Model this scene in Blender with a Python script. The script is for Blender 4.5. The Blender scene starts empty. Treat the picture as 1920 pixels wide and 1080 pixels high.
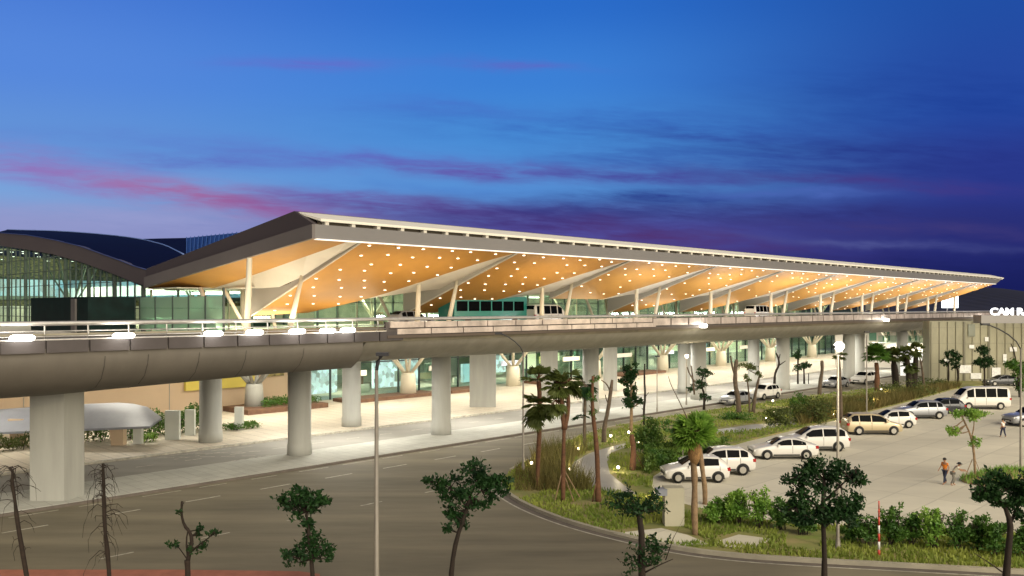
import bpy, math, random
from mathutils import Vector, Matrix, noise as mnoise
random.seed(7)
R = math.radians
PI = math.pi
scene = bpy.context.scene
COL = scene.collection
H, F, HOR = 10.5, 1600.0, 575.0      # eye height (m), focal length (px of the 1920 photo), horizon row
U = Vector((.695, .719, 0)).normalized(); V = Vector((-.719, .695, 0)).normalized()

# ---------------------------------------------------------------- coordinates
def ST(s, t, z=0.0):
    return Vector((U.x*s + V.x*t, U.y*s + V.y*t, z))
def G(px, py, z=0.0):
    Y = F*(H-z)/(py-HOR)
    return Vector(((px-960)*Y/F, Y, z))
def at(px, py, Y):
    return Vector(((px-960)*Y/F, Y, H-(py-HOR)*Y/F))
def onS(px, py, s):
    k = (px-960)/F
    t = s*(U.x-k*U.y)/(k*V.y-V.x)
    p = ST(s, t)
    return Vector((p.x, p.y, H-(py-HOR)*p.y/F))

# ---------------------------------------------------------------- materials
MATS = {}
def mat(name, col, rough=.7, metal=0., var=0., scale=4., bump=0., spec=.5, stretch=None, col2=None, trans=0., coat=0., rot=0.):
    if name in MATS: return MATS[name]
    m = bpy.data.materials.new(name); m.use_nodes = True; MATS[name] = m
    nt = m.node_tree; b = nt.nodes['Principled BSDF']
    b.inputs['Base Color'].default_value = (*col, 1); b.inputs['Roughness'].default_value = rough
    b.inputs['Metallic'].default_value = metal; b.inputs['Specular IOR Level'].default_value = spec
    if coat: b.inputs['Coat Weight'].default_value = coat; b.inputs['Coat Roughness'].default_value = .08
    if var or bump or col2:
        tc = nt.nodes.new('ShaderNodeTexCoord'); mp = nt.nodes.new('ShaderNodeMapping')
        nt.links.new(tc.outputs['Object'], mp.inputs[0])
        if stretch: mp.inputs['Scale'].default_value = stretch
        if rot: mp.inputs['Rotation'].default_value = (0, 0, rot)
        n = nt.nodes.new('ShaderNodeTexNoise'); n.inputs['Scale'].default_value = scale; n.inputs['Detail'].default_value = 6
        n.inputs['Roughness'].default_value = .62
        nt.links.new(mp.outputs[0], n.inputs['Vector'])
        r = nt.nodes.new('ShaderNodeValToRGB'); r.color_ramp.elements[0].position = .32; r.color_ramp.elements[1].position = .68
        c2 = col2 if col2 else tuple(min(1, c*(1+var)) for c in col)
        c1 = col if col2 else tuple(c*(1-var) for c in col)
        r.color_ramp.elements[0].color = (*c1, 1); r.color_ramp.elements[1].color = (*c2, 1)
        nt.links.new(n.outputs['Fac'], r.inputs[0]); nt.links.new(r.outputs[0], b.inputs['Base Color'])
        if bump:
            n2 = nt.nodes.new('ShaderNodeTexNoise'); n2.inputs['Scale'].default_value = scale*9; n2.inputs['Detail'].default_value = 4
            nt.links.new(tc.outputs['Object'], n2.inputs['Vector'])
            bp = nt.nodes.new('ShaderNodeBump'); bp.inputs['Strength'].default_value = bump; bp.inputs['Distance'].default_value = .03
            nt.links.new(n2.outputs['Fac'], bp.inputs['Height']); nt.links.new(bp.outputs[0], b.inputs['Normal'])
    if trans:
        out = nt.nodes['Material Output']; tr = nt.nodes.new('ShaderNodeBsdfTranslucent'); mx = nt.nodes.new('ShaderNodeMixShader')
        mx.inputs[0].default_value = trans
        src = b.inputs['Base Color'].links[0].from_socket if b.inputs['Base Color'].links else None
        if src: nt.links.new(src, tr.inputs[0])
        else: tr.inputs[0].default_value = (*col, 1)
        nt.links.new(b.outputs[0], mx.inputs[1]); nt.links.new(tr.outputs[0], mx.inputs[2]); nt.links.new(mx.outputs[0], out.inputs[0])
    return m
def emis(name, col, s, var=0., scale=1.):
    if name in MATS: return MATS[name]
    m = bpy.data.materials.new(name); m.use_nodes = True; MATS[name] = m
    nt = m.node_tree; b = nt.nodes['Principled BSDF']
    b.inputs['Base Color'].default_value = (.6, .6, .6, 1)
    b.inputs['Emission Color'].default_value = (*col, 1); b.inputs['Emission Strength'].default_value = s
    if var:
        tc = nt.nodes.new('ShaderNodeTexCoord'); n = nt.nodes.new('ShaderNodeTexVoronoi'); n.inputs['Scale'].default_value = scale
        mp = nt.nodes.new('ShaderNodeMapping'); mp.inputs['Scale'].default_value = (1, 1, .8)
        nt.links.new(tc.outputs['Object'], mp.inputs[0]); nt.links.new(mp.outputs[0], n.inputs['Vector'])
        r = nt.nodes.new('ShaderNodeMix'); r.data_type = 'RGBA'
        sp = nt.nodes.new('ShaderNodeSeparateColor'); nt.links.new(n.outputs['Color'], sp.inputs[0])
        nt.links.new(sp.outputs[0], r.inputs[0])
        r.inputs[6].default_value = (*[c*(1-var) for c in col], 1); r.inputs[7].default_value = (*col, 1)
        nt.links.new(r.outputs[2], b.inputs['Emission Color'])
    return m
def glass(name, tint, fac=.12, rough=.03, gcol=(.8, .9, .9), fres=.45, frost=0.):
    if name in MATS: return MATS[name]
    m = bpy.data.materials.new(name); m.use_nodes = True; MATS[name] = m
    nt = m.node_tree; nt.nodes.remove(nt.nodes['Principled BSDF']); out = nt.nodes['Material Output']
    t = nt.nodes.new('ShaderNodeBsdfTransparent'); t.inputs[0].default_value = (*tint, 1)
    g = nt.nodes.new('ShaderNodeBsdfGlossy'); g.inputs[0].default_value = (*gcol, 1); g.inputs['Roughness'].default_value = rough
    mx = nt.nodes.new('ShaderNodeMixShader'); lw = nt.nodes.new('ShaderNodeLayerWeight'); lw.inputs[0].default_value = .25
    mr = nt.nodes.new('ShaderNodeMath'); mr.operation = 'MULTIPLY_ADD'; mr.inputs[1].default_value = fres; mr.inputs[2].default_value = fac
    nt.links.new(lw.outputs['Fresnel'], mr.inputs[0]); nt.links.new(mr.outputs[0], mx.inputs[0])
    base_ = t.outputs[0]
    if frost:
        df = nt.nodes.new('ShaderNodeBsdfDiffuse'); df.inputs[0].default_value = (*tint, 1); tl = nt.nodes.new('ShaderNodeBsdfTranslucent'); tl.inputs[0].default_value = (*tint, 1)
        a1 = nt.nodes.new('ShaderNodeMixShader'); nt.links.new(df.outputs[0], a1.inputs[1]); nt.links.new(tl.outputs[0], a1.inputs[2])
        a2 = nt.nodes.new('ShaderNodeMixShader'); a2.inputs[0].default_value = frost; nt.links.new(base_, a2.inputs[1]); nt.links.new(a1.outputs[0], a2.inputs[2]); base_ = a2.outputs[0]
    nt.links.new(base_, mx.inputs[1]); nt.links.new(g.outputs[0], mx.inputs[2]); nt.links.new(mx.outputs[0], out.inputs[0])
    return m

M = dict(
 asphalt=mat('asphalt', (.165, .144, .098), .78, var=.32, scale=.22, bump=.3, stretch=(.28, 1.7, 1), rot=-.8),
 lane=mat('lane_asphalt', (.24, .23, .205), .85, var=.14, scale=.35, bump=.25, stretch=(.4, 1.5, 1), rot=-.8),
 sidewalk=mat('sidewalk_concrete', (.42, .42, .38), .85, var=.10, scale=.5, bump=.15),
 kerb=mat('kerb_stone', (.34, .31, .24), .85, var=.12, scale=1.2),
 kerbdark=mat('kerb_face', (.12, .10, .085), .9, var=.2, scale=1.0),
 marking=mat('road_paint', (.40, .375, .31), .7, var=.35, scale=3),
 plaza=mat('plaza_paving', (.62, .55, .44), .6, var=.06, scale=.4, bump=.1),
 parking=mat('parking_concrete', (.65, .61, .50), .85, var=.13, scale=.13, bump=.2, stretch=(.6, 1.5, 1)),
 path=mat('path_concrete', (.30, .29, .28), .45, var=.08, scale=.8),
 red=mat('red_paving', (.34, .125, .08), .8, var=.15, scale=2),
 soil=mat('garden_soil', (.30, .24, .11), .95, scale=.55, bump=.6, col2=(.15, .20, .035)),
 earth=mat('far_earth', (.05, .055, .04), .95, var=.2, scale=.02),
 hill=mat('hill_forest', (.004, .006, .028), 1., var=.3, scale=.02),
 concreteshade=mat('shaded_girder_concrete', (.135, .12, .10), .75, var=.12, scale=.5, bump=.1, stretch=(1, 1, .2)),  # viaduct concrete darkened to offset the strong fill light on the left girder
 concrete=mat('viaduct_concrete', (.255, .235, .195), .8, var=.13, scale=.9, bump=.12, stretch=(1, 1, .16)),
 colconc=mat('column_concrete', (.36, .36, .33), .75, var=.10, scale=1.3, bump=.08, stretch=(1, 1, .12)),
 parapet=mat('parapet_concrete', (.075, .064, .064), .75, var=.12, scale=.8),
 dark=mat('dark_joint', (.02, .02, .02), .9),
 steel=mat('brushed_steel', (.62, .60, .58), .35, metal=.6, var=.1, scale=2),
 pale_panel=mat('pale_metal_panel', (.56, .48, .45), .35, metal=.35, var=.3, scale=.8),
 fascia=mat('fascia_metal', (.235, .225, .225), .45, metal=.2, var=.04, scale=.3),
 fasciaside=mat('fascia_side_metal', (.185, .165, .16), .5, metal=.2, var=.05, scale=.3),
 cream=mat('cream_panel', (.66, .62, .54), .6, var=.03, scale=.3),
 white=mat('white_panel', (.84, .80, .70), .6, var=.04, scale=.4),
 riser=mat('grey_riser', (.42, .40, .36), .6),
 wood=mat('orange_timber_panel', (.54, .275, .058), .5, var=.05, scale=.5, stretch=(1, 1, 1)),
 roofblue=mat('blue_roof_sheet', (.0015, .0022, .022), .7, var=.2, scale=.1, spec=.1),
 roofpanel=mat('blue_ribbed_roof', (.006, .012, .07), .4, metal=.3, var=.7, scale=.5, stretch=(2, .5, 1)),
 beam=mat('roof_beam_metal', (.12, .10, .10), .5, metal=.2, var=.06, scale=.2),
 colcream=mat('cream_steel_column', (.72, .66, .52), .5, var=.04, scale=.5),
 tan=mat('tan_wall_panel', (.62, .47, .32), .65, var=.05, scale=.2),
 tanglass=mat('tan_cladding', (.27, .255, .175), .5, var=.28, scale=.25, stretch=(1, 1, .5)),
 mull=mat('dark_mullion', (.04, .055, .05), .5),
 mullgreen=mat('green_mullion', (.13, .17, .15), .5),
 kiosk=mat('dark_green_cladding', (.003, .012, .011), .6, var=.4, scale=1., spec=.15),
 intwall=mat('interior_wall', (.45, .47, .38), .7, scale=.35, col2=(.20, .27, .22)),
 intgold=mat('interior_slats', (.42, .36, .15), .6, scale=1.3, col2=(.015, .04, .035), stretch=(1.2, 1.2, 3)),
 intfloor=mat('interior_floor', (.45, .42, .36), .4),
 planter=mat('planter_brick', (.16, .085, .05), .8, var=.25, scale=2.),
 greenwall=mat('green_glass_wall', (.10, .22, .15), .3, var=.35, scale=.3),
 shell=mat('grey_shell_roof', (.27, .285, .33), .5, var=.08, scale=1),
 bark=mat('dark_bark', (.022, .014, .009), .9, var=.35, scale=5, bump=.5),
 barkred=mat('reddish_bark', (.13, .06, .03), .9, var=.35, scale=5, bump=.5),
 barktan=mat('tan_bark', (.24, .16, .09), .9, var=.3, scale=4, bump=.5),
 barkgrey=mat('grey_bark', (.11, .08, .055), .9, var=.35, scale=4, bump=.5),
 leafdark=mat('leaf_deep_green', (.005, .022, .008), .6, scale=1.6, col2=(.026, .080, .016), trans=.25, spec=.3),
 leafmid=mat('leaf_mid_green', (.03, .10, .015), .55, scale=1.2, col2=(.12, .24, .03), trans=.3),
 leaflight=mat('leaf_light_green', (.10, .25, .03), .5, scale=1.2, col2=(.34, .52, .09), trans=.35),
 leafolive=mat('leaf_olive', (.04, .065, .012), .6, scale=1., col2=(.13, .16, .03), trans=.25),
 grass=mat('grass_blade', (.11, .19, .018), .7, scale=.35, col2=(.34, .38, .07), trans=.3),
 hedge=mat('hedge_leaf', (.03, .10, .012), .6, scale=.5, col2=(.13, .20, .028), trans=.25),
 pole=mat('galvanised_pole', (.24, .215, .18), .5, metal=.2, var=.08, scale=2),
 poledark=mat('dark_lamp_head', (.03, .03, .035), .5),
 paintw=mat('white_car_paint', (.68, .66, .62), .28, coat=.6, var=.02, scale=1),
 paintsilver=mat('silver_car_paint', (.36, .37, .40), .28, metal=.4, coat=.6),
 paintgold=mat('champagne_car_paint', (.52, .43, .27), .3, metal=.2, coat=.6),
 paintdark=mat('dark_car_paint', (.035, .038, .045), .25, coat=.8),
 painttan=mat('bronze_car_paint', (.20, .12, .06), .3, metal=.3, coat=.6),
 paintteal=mat('teal_coach_paint', (.02, .22, .19), .3, coat=.5),
 carglass=mat('tinted_car_glass', (.004, .005, .006), .10, spec=.03),
 tyre=mat('tyre_rubber', (.012, .012, .012), .8),
 rim=mat('alloy_rim', (.42, .40, .36), .35, metal=.6),
 headl=mat('headlight_lens', (.75, .75, .72), .1),
 taill=mat('tail_light_lens', (.35, .01, .01), .2),
 trim=mat('black_trim', (.02, .02, .02), .5),
 skin=mat('skin', (.36, .19, .11), .6), hair=mat('black_hair', (.012, .010, .009), .6),
 shirto=mat('orange_shirt', (.75, .22, .02), .8), trous=mat('navy_trousers', (.03, .035, .07), .85),
 shirtw=mat('pale_shirt', (.55, .52, .42), .8), trousg=mat('grey_trousers', (.16, .15, .13), .85), white_cloth=mat('white_shirt', (.7, .7, .68), .8),
 redstripe=mat('red_pole_paint', (.5, .05, .03), .5), whitep=mat('white_pole_paint', (.7, .68, .65), .5),
 stone=mat('gate_post_concrete', (.50, .47, .36), .8, var=.05, scale=1.),
 glassgreen=glass('green_glass', (.62, .80, .72), .06),
 glasspale=glass('pale_glass', (.80, .92, .86), .05),
 glassdark=glass('dark_teal_glass', (.60, .78, .70), .03, fres=.15),
 litwarm=emis('warm_lit_panel', (1., .85, .5), 1.6, .5, .5),
 litcyan=emis('cyan_lit_window', (.30, .72, .92), .85, .75, .55),
 litblue=emis('blue_white_screen', (.80, .87, 1.), 1.3, .85, 2.2),
 lityellow=emis('yellow_lit_panel', (1., .80, .16), 1.0),
 litgreen=emis('green_lit_panel', (.25, .60, .18), .8, .5, .8),
 lampw=emis('white_lamp', (1., .97, .86), 14), lampwarm=emis('warm_lamp', (1., .82, .55), 9),
 lampcl=emis('ceiling_lamp', (1., .93, .78), 4.), signw=emis('sign_white_light', (.92, .95, 1.), 2.2),
 led=emis('led_strip', (1., .9, .75), .95),
)

def paving(m, cell, c_, j_):       # thin joints between slabs, added to an existing noise material
    nt = m.node_tree; b = nt.nodes['Principled BSDF']; src = b.inputs['Base Color'].links[0].from_socket
    tc = nt.nodes.new('ShaderNodeTexCoord'); mp = nt.nodes.new('ShaderNodeMapping'); mp.inputs['Rotation'].default_value = (0, 0, -.8)
    br = nt.nodes.new('ShaderNodeTexBrick'); br.inputs['Scale'].default_value = 1/cell; br.inputs['Mortar Size'].default_value = j_; br.offset = 0
    br.inputs['Color1'].default_value = (1, 1, 1, 1); br.inputs['Color2'].default_value = (.9, .9, .9, 1); br.inputs['Mortar'].default_value = (c_, c_, c_, 1)
    nt.links.new(tc.outputs['Object'], mp.inputs[0]); nt.links.new(mp.outputs[0], br.inputs['Vector'])
    mx = nt.nodes.new('ShaderNodeMix'); mx.data_type = 'RGBA'; mx.blend_type = 'MULTIPLY'; mx.inputs[0].default_value = 1
    nt.links.new(src, mx.inputs[6]); nt.links.new(br.outputs['Color'], mx.inputs[7]); nt.links.new(mx.outputs[2], b.inputs['Base Color'])
paving(M['plaza'], 2.4, .62, .02); paving(M['sidewalk'], 1.6, .7, .015); paving(M['parking'], 9., .80, .006)

# ---------------------------------------------------------------- mesh builder
class MB:
    def __init__(s): s.v = []; s.f = []
    def quad(s, *p):
        n = len(s.v); s.v += [Vector(q) for q in p]; s.f.append(tuple(range(n, n+len(p)))); return s
    poly = quad
    def hexa(s, b, t):     # bottom 4 pts, top 4 pts
        n = len(s.v); s.v += [Vector(q) for q in b+t]; k = len(b)
        s.f.append(tuple(n+i for i in reversed(range(k)))); s.f.append(tuple(n+k+i for i in range(k)))
        for i in range(k): j = (i+1) % k; s.f.append((n+i, n+j, n+k+j, n+k+i))
        return s
    def box(s, c, size, rz=0):
        c = Vector(c); x, y, z = [a/2 for a in size]; m = Matrix.Rotation(rz, 3, 'Z')
        b = [c+m@Vector((i*x, j*y, -z)) for i, j in ((-1, -1), (1, -1), (1, 1), (-1, 1))]
        return s.hexa(b, [p+Vector((0, 0, 2*z)) for p in b])
    def stbox(s, s0, s1, t0, t1, z0, z1):
        b = [ST(s0, t0, z0), ST(s0, t1, z0), ST(s1, t1, z0), ST(s1, t0, z0)]
        b.reverse()
        return s.hexa(b, [p+Vector((0, 0, z1-z0)) for p in b])
    def tube(s, pts, rad, n=8, cap=True):
        pts = [Vector(p) for p in pts]
        if not isinstance(rad, (list, tuple)): rad = [rad]*len(pts)
        rings = []
        for i, p in enumerate(pts):
            d = (pts[min(i+1, len(pts)-1)]-pts[max(i-1, 0)]).normalized()
            a = Vector((0, 0, 1)) if abs(d.z) < .9 else Vector((1, 0, 0))
            x = d.cross(a).normalized(); y = d.cross(x)
            b = len(s.v)
            for k in range(n):
                an = 2*PI*k/n; s.v.append(p+(x*math.cos(an)+y*math.sin(an))*rad[i])
            rings.append(b)
        for i in range(len(rings)-1):
            for k in range(n):
                j = (k+1) % n; s.f.append((rings[i]+k, rings[i]+j, rings[i+1]+j, rings[i+1]+k))
        if cap:
            s.f.append(tuple(rings[0]+k for k in reversed(range(n)))); s.f.append(tuple(rings[-1]+k for k in range(n)))
        return s
    def lathe(s, prof, c=(0, 0, 0), n=12, sq=None):
        c = Vector(c); rings = []
        for r, z in prof:
            b = len(s.v)
            for k in range(n):
                a = 2*PI*k/n; s.v.append(c+Vector((r*math.cos(a), r*math.sin(a), z)))
            rings.append(b)
        for i in range(len(rings)-1):
            for k in range(n):
                j = (k+1) % n; s.f.append((rings[i]+k, rings[i]+j, rings[i+1]+j, rings[i+1]+k))
        s.f.append(tuple(rings[0]+k for k in reversed(range(n)))); s.f.append(tuple(rings[-1]+k for k in range(n)))
        return s
    def grid(s, rows):
        n = len(s.v); w = len(rows[0])
        for r in rows: s.v += [Vector(p) for p in r]
        for i in range(len(rows)-1):
            for j in range(w-1): a = n+i*w+j; s.f.append((a, a+1, a+w+1, a+w))
        return s
    def leaf(s, p, L, up=.3, W=.5):
        d = Vector((random.gauss(0, 1), random.gauss(0, 1), random.gauss(0, 1)+up)).normalized()
        x = d.cross(Vector((random.random()-.5, random.random()-.5, random.random()-.5))).normalized()
        L *= random.uniform(.65, 1.25); n = len(s.v)
        s.v += [p, p+d*L*.5+x*L*W*.5, p+d*L, p+d*L*.5-x*L*W*.5]; s.f.append((n, n+1, n+2, n+3)); return s
    def build(s, name, m, parent=None, smooth=False, local=False):
        me = bpy.data.meshes.new(name); off = Vector((0, 0, 0))
        if parent is not None and not local:
            q = parent
            while q is not None: off += q.location; q = q.parent
        me.from_pydata([v-off for v in s.v], [], s.f); me.materials.append(m); me.update()
        if smooth:
            for p in me.polygons: p.use_smooth = True
        o = bpy.data.objects.new(name, me); COL.objects.link(o)
        if parent is not None: o.parent = parent
        return o

def tag(o, label, cat, group=None):
    o['label'] = label; o['category'] = cat
    if group: o['group'] = group
    return o
def thing(name, label, cat, loc=(0, 0, 0), rz=0, group=None):
    o = bpy.data.objects.new(name, None); COL.objects.link(o); o.location = loc; o.rotation_euler = (0, 0, rz)
    o.empty_display_size = .3
    return tag(o, label, cat, group)
def struct(name, mb, m, kind='structure'):
    o = mb.build(name, m); o['kind'] = kind; return o
def dup(o, parent=None, loc=None):
    c = o.copy(); COL.objects.link(c); c.parent = parent
    if loc is not None: c.location = loc
    for ch in o.children: dup(ch, c)
    return c
def light(kind, loc, power, col, size=1., target=None, name='lamp_or_fill', parent=None, spot=None, sizey=None, spread=None):  # default name covers light from lamps and added fills
    l = bpy.data.lights.new(name, kind); l.energy = power; l.color = col
    if kind == 'AREA':
        l.shape = 'RECTANGLE'; l.size = size; l.size_y = sizey or size
        if spread: l.spread = spread
    elif kind in ('POINT', 'SPOT'): l.shadow_soft_size = size
    if kind == 'SPOT': l.spot_size = R(spot or 120); l.spot_blend = .6
    o = bpy.data.objects.new(name, l); COL.objects.link(o); o.location = loc
    if target is not None: o.rotation_euler = (Vector(target)-Vector(loc)).to_track_quat('-Z', 'Y').to_euler()
    return o

# ================================================================= SETTING
struct('ground', MB().quad((-3000, -300, -.06), (3000, -300, -.06), (3000, 6000, -.06), (-3000, 6000, -.06)), M['earth'])
# road: the whole asphalt apron in front of and under the viaduct
struct('road', MB().poly(ST(-60, -40, 0), ST(420, -40, 0), ST(420, 59.6, 0), ST(-60, 59.6, 0)), M['asphalt'])
struct('service_lane', MB().quad(ST(-60, 53.2, .008), ST(300, 53.2, .008), ST(300, 59.6, .008), ST(-60, 59.6, .008)), M['lane'])
struct('sidewalk', MB().stbox(-60, 300, 48.12, 53.2, -.05, .16), M['sidewalk'])
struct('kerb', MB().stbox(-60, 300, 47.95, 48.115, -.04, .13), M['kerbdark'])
struct('plaza_kerb', MB().stbox(-60, 300, 59.55, 59.85, -.04, .145), M['marking'])
struct('terminal_plaza', MB().stbox(-60, 300, 59.855, 112, -.05, .14), M['plaza'])
mk = MB()
def strip(mb, a, b, w, z=.006):
    d = (b-a).normalized(); n = Vector((-d.y, d.x, 0))*w/2; mb.quad(*[Vector((p.x, p.y, z)) for p in (a-n, b-n, b+n, a+n)])
for i in range(-2, 46):
    s0 = 3.2+i*4.4
    strip(mk, ST(s0, 44.5), ST(s0+2.0, 44.55), .15)
    if s0 < 60: strip(mk, ST(s0+1.6, 37.0), ST(s0+3.0, 37.0), .12)
for i in range(60):
    s0 = -10+i*3.3
    strip(mk, ST(s0, 47.45), ST(s0+random.uniform(1.6, 3.0), 47.45), .12)
    if s0 > 20: strip(mk, ST(s0, 56.4), ST(s0+1.2, 56.4), .12, .014)
for a, b in (((25.5, 58.9), (31.0, 54.4)), ((27, 59.1), (32.2, 56.0)), ((24, 59.2), (33, 58.6)), ((28.4, 54.0), (31.8, 54.2)), ((26, 57.4), (30, 57.9))):    # worn hatched patch on the lane
    for j in range(5):
        A_, B_ = ST(*a), ST(*b); strip(mk, A_.lerp(B_, j/5), A_.lerp(B_, j/5+random.uniform(.08, .17)), .11, .014)
struct('road_markings', mk, M['marking'])
# near red paving strip
rp = [(-200, 1068), (330, 1068), (560, 1071), (600, 1076), (560, 1200), (-200, 1200)]
struct('red_pavement', MB().hexa([G(x, y, 0.01)+Vector((0, 0, -.05)) for x, y in reversed(rp)], [G(x, y, .10) for x, y in reversed(rp)]), M['red'])
wear = MB()

# garden island
gfront = [(938, 905), (950, 924), (975, 941), (1010, 958), (1060, 977), (1120, 995), (1200, 1014), (1280, 1032), (1380, 1044), (1500, 1052), (1650, 1060), (1800, 1068), (1960, 1077)]
gback = [(1960, 1005), (1820, 1004), (1640, 996), (1480, 985), (1350, 968), (1270, 945), (1222, 918), (1225, 893), (1260, 872), (1330, 849), (1400, 828), (1500, 804), (1590, 782), (1690, 757), (1785, 731), (1990, 700)]
gtop = [(1990, 692), (1800, 712), (1700, 722), (1560, 739), (1400, 761), (1260, 782), (1160, 799), (1100, 815), (1045, 838), (1000, 862), (960, 884)]
gpoly = [G(x, y) for x, y in gfront+gback+gtop]
def raised(mb, poly, z0, z1):
    mb.hexa([Vector((p.x, p.y, z0)) for p in poly], [Vector((p.x, p.y, z1)) for p in poly])
struct('garden_bed', (lambda m: (raised(m, gpoly, -.05, .13), m)[1])(MB()), M['soil'])
def offset_line(line, d):
    out = []
    for i, p in enumerate(line):
        a = line[max(i-1, 0)]; b = line[min(i+1, len(line)-1)]; t = (b-a).normalized(); out.append(p+Vector((-t.y, t.x, 0))*d)
    return out
def smooth_line(l, n=3):
    for _ in range(n):
        o = [l[0]]
        for a, b in zip(l, l[1:]): o += [a*.75+b*.25, a*.25+b*.75]
        l = o+[l[-1]]
    return l
fl = smooth_line([G(x, y) for x, y in gfront], 2)
kb = MB(); inn = offset_line(fl, .02); out = offset_line(fl, -.22)
for i in range(len(fl)-1): kb.hexa([Vector((p.x, p.y, -.04)) for p in (out[i], out[i+1], inn[i+1], inn[i])], [Vector((p.x, p.y, .17)) for p in (out[i], out[i+1], inn[i+1], inn[i])])
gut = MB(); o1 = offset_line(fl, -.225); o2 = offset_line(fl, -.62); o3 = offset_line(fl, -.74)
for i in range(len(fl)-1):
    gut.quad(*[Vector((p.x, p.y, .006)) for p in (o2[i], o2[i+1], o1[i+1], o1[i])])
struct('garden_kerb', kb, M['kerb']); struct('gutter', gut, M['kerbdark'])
ln = MB()
for i in range(len(fl)-1): ln.quad(*[Vector((p.x, p.y, .010)) for p in (o3[i], o3[i+1], o2[i+1], o2[i])])
struct('edge_line', ln, M['marking'])
bl = smooth_line([G(x, y) for x, y in gtop], 2)
kb = MB(); inn = offset_line(bl, .02); out = offset_line(bl, -.2)
for i in range(len(bl)-1): kb.hexa([Vector((p.x, p.y, -.04)) for p in (out[i], out[i+1], inn[i+1], inn[i])], [Vector((p.x, p.y, .16)) for p in (out[i], out[i+1], inn[i+1], inn[i])])
struct('garden_kerb', kb, M['kerb'])
# parking
ppoly = [G(x, y, .01) for x, y in gback]+[G(2700, 700, .01), G(3400, 1000, .01)]
struct('parking_lot', MB().poly(*ppoly), M['parking'])
# garden paths
p1 = [(1064, 884), (1078, 865), (1104, 850), (1140, 839), (1172, 831), (1176, 837), (1148, 848), (1138, 866), (1144, 888), (1168, 908), (1200, 930), (1130, 920), (1090, 905)]
struct('garden_path', MB().poly(*[G(x, y, .137) for x, y in p1]), M['path'])
p2 = [(1340, 806), (1400, 797), (1478, 790), (1500, 794), (1420, 806), (1345, 814)]
struct('garden_path', MB().poly(*[G(x, y, .137) for x, y in p2]), M['path'])
p3 = [(1150, 1000), (1240, 990), (1290, 1003), (1330, 1020), (1270, 1024), (1200, 1012)]
struct('paving_slab', MB().poly(*[G(x, y, .138) for x, y in p3]), M['parking'])
p4 = [(1340, 1016), (1385, 1002), (1446, 1010), (1420, 1028), (1360, 1025)]
struct('paving_slab', MB().poly(*[G(x, y, .138) for x, y in p4]), M['parking'])
# hills
hl = MB(); pts = [(-1200, 577), (1100, 574), (1500, 566), (1690, 553), (1800, 541), (1850, 538), (1900, 543), (1960, 552), (2100, 560), (2400, 574)]
hp = smooth_line([at(x, y, 2600) for x, y in pts], 2)
hl.grid([[p+Vector((0, 500, -p.z)) for p in hp], hp, [p+Vector((0, -500, -p.z-.2)) for p in hp]])
struct('hills', hl, M['hill'])

# inside test for scatter
def inside(p, poly):
    c = False; n = len(poly)
    for i in range(n):
        a, b = poly[i], poly[i-1]
        if (a.y > p.y) != (b.y > p.y) and p.x < (b.x-a.x)*(p.y-a.y)/(b.y-a.y)+a.x: c = not c
    return c
paths = [[G(x, y) for x, y in q] for q in (p1, p2, p3, p4)]
def blade(mb, p, h, w):
    a = random.random()*PI; d = Vector((math.cos(a), math.sin(a), 0))*w; l = Vector((random.uniform(-.5, .5), random.uniform(-.5, .5), 1))*h
    n = len(mb.v); mb.v += [p-d, p+d, p+l]; mb.f.append((n, n+1, n+2))
gr = MB(); xs = [p.x for p in gpoly]; ys = [p.y for p in gpoly]; cnt = 0
while cnt < 30000:
    Y = 1/random.uniform(1/110, 1/33); p = Vector((random.uniform(-3, 80), Y, .12))
    if not inside(p, gpoly) or any(inside(p, q) for q in paths): continue
    cnt += 1
    if mnoise.noise(p*.35) < -.22: continue
    blade(gr, p, random.uniform(.08, .26), random.uniform(.02, .04)*(1+Y/60))
struct('grass', gr, M['grass'], 'stuff')

# ================================================================= VIADUCT
via = thing('viaduct', 'long concrete road viaduct on columns in front of the terminal', 'viaduct', ST(32.4, 50, 0))
PJ = 32.9      # joint between the deep left girder and the rest
def section(s, prof): return [ST(s, t, z) for t, z in prof]
profR = [(45, 8.45), (45.05, 8.2), (45.5, 7.7), (46.2, 7.2), (47.3, 6.85), (48.8, 6.68), (50.5, 6.64), (63, 6.64), (65, 7.2), (66, 8.0)]
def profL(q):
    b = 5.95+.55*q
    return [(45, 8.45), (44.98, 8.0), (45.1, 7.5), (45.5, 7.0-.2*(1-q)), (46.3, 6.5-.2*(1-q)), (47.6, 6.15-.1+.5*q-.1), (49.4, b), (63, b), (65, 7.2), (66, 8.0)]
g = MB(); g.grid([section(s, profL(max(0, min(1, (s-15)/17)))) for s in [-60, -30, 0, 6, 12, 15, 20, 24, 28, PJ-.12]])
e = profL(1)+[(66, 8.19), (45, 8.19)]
g.poly(*[ST(PJ-.12, t, z) for t, z in e]); g.build('girder', M['concreteshade'], via, True)
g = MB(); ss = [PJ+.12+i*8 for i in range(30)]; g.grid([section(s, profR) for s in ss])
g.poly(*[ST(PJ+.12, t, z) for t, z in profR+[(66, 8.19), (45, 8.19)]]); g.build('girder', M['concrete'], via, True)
jb = MB(); jb.stbox(PJ-.25, PJ+.25, 46.4, 64, 6.9, 8.1); jb.build('expansion_joint', M['dark'], via)
for s0 in (10.5, 16.8, 19.0, 21.8, 24.6, 28.4):
    q = max(0, min(1, (s0-15)/17)); pr = [(t-.012, z-.01) for t, z in profL(q)[1:7]]
    sj = MB(); sj.grid([section(s0-.02, pr), section(s0+.02, pr)]); sj.build('seam', mat('seam_dark', (.06, .052, .046), .9), via)  # thin darker strips across the left girder
MB().stbox(-60, 240, 45.0, 66, 8.2, 8.452).build('deck', M['asphalt'], via)
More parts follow.
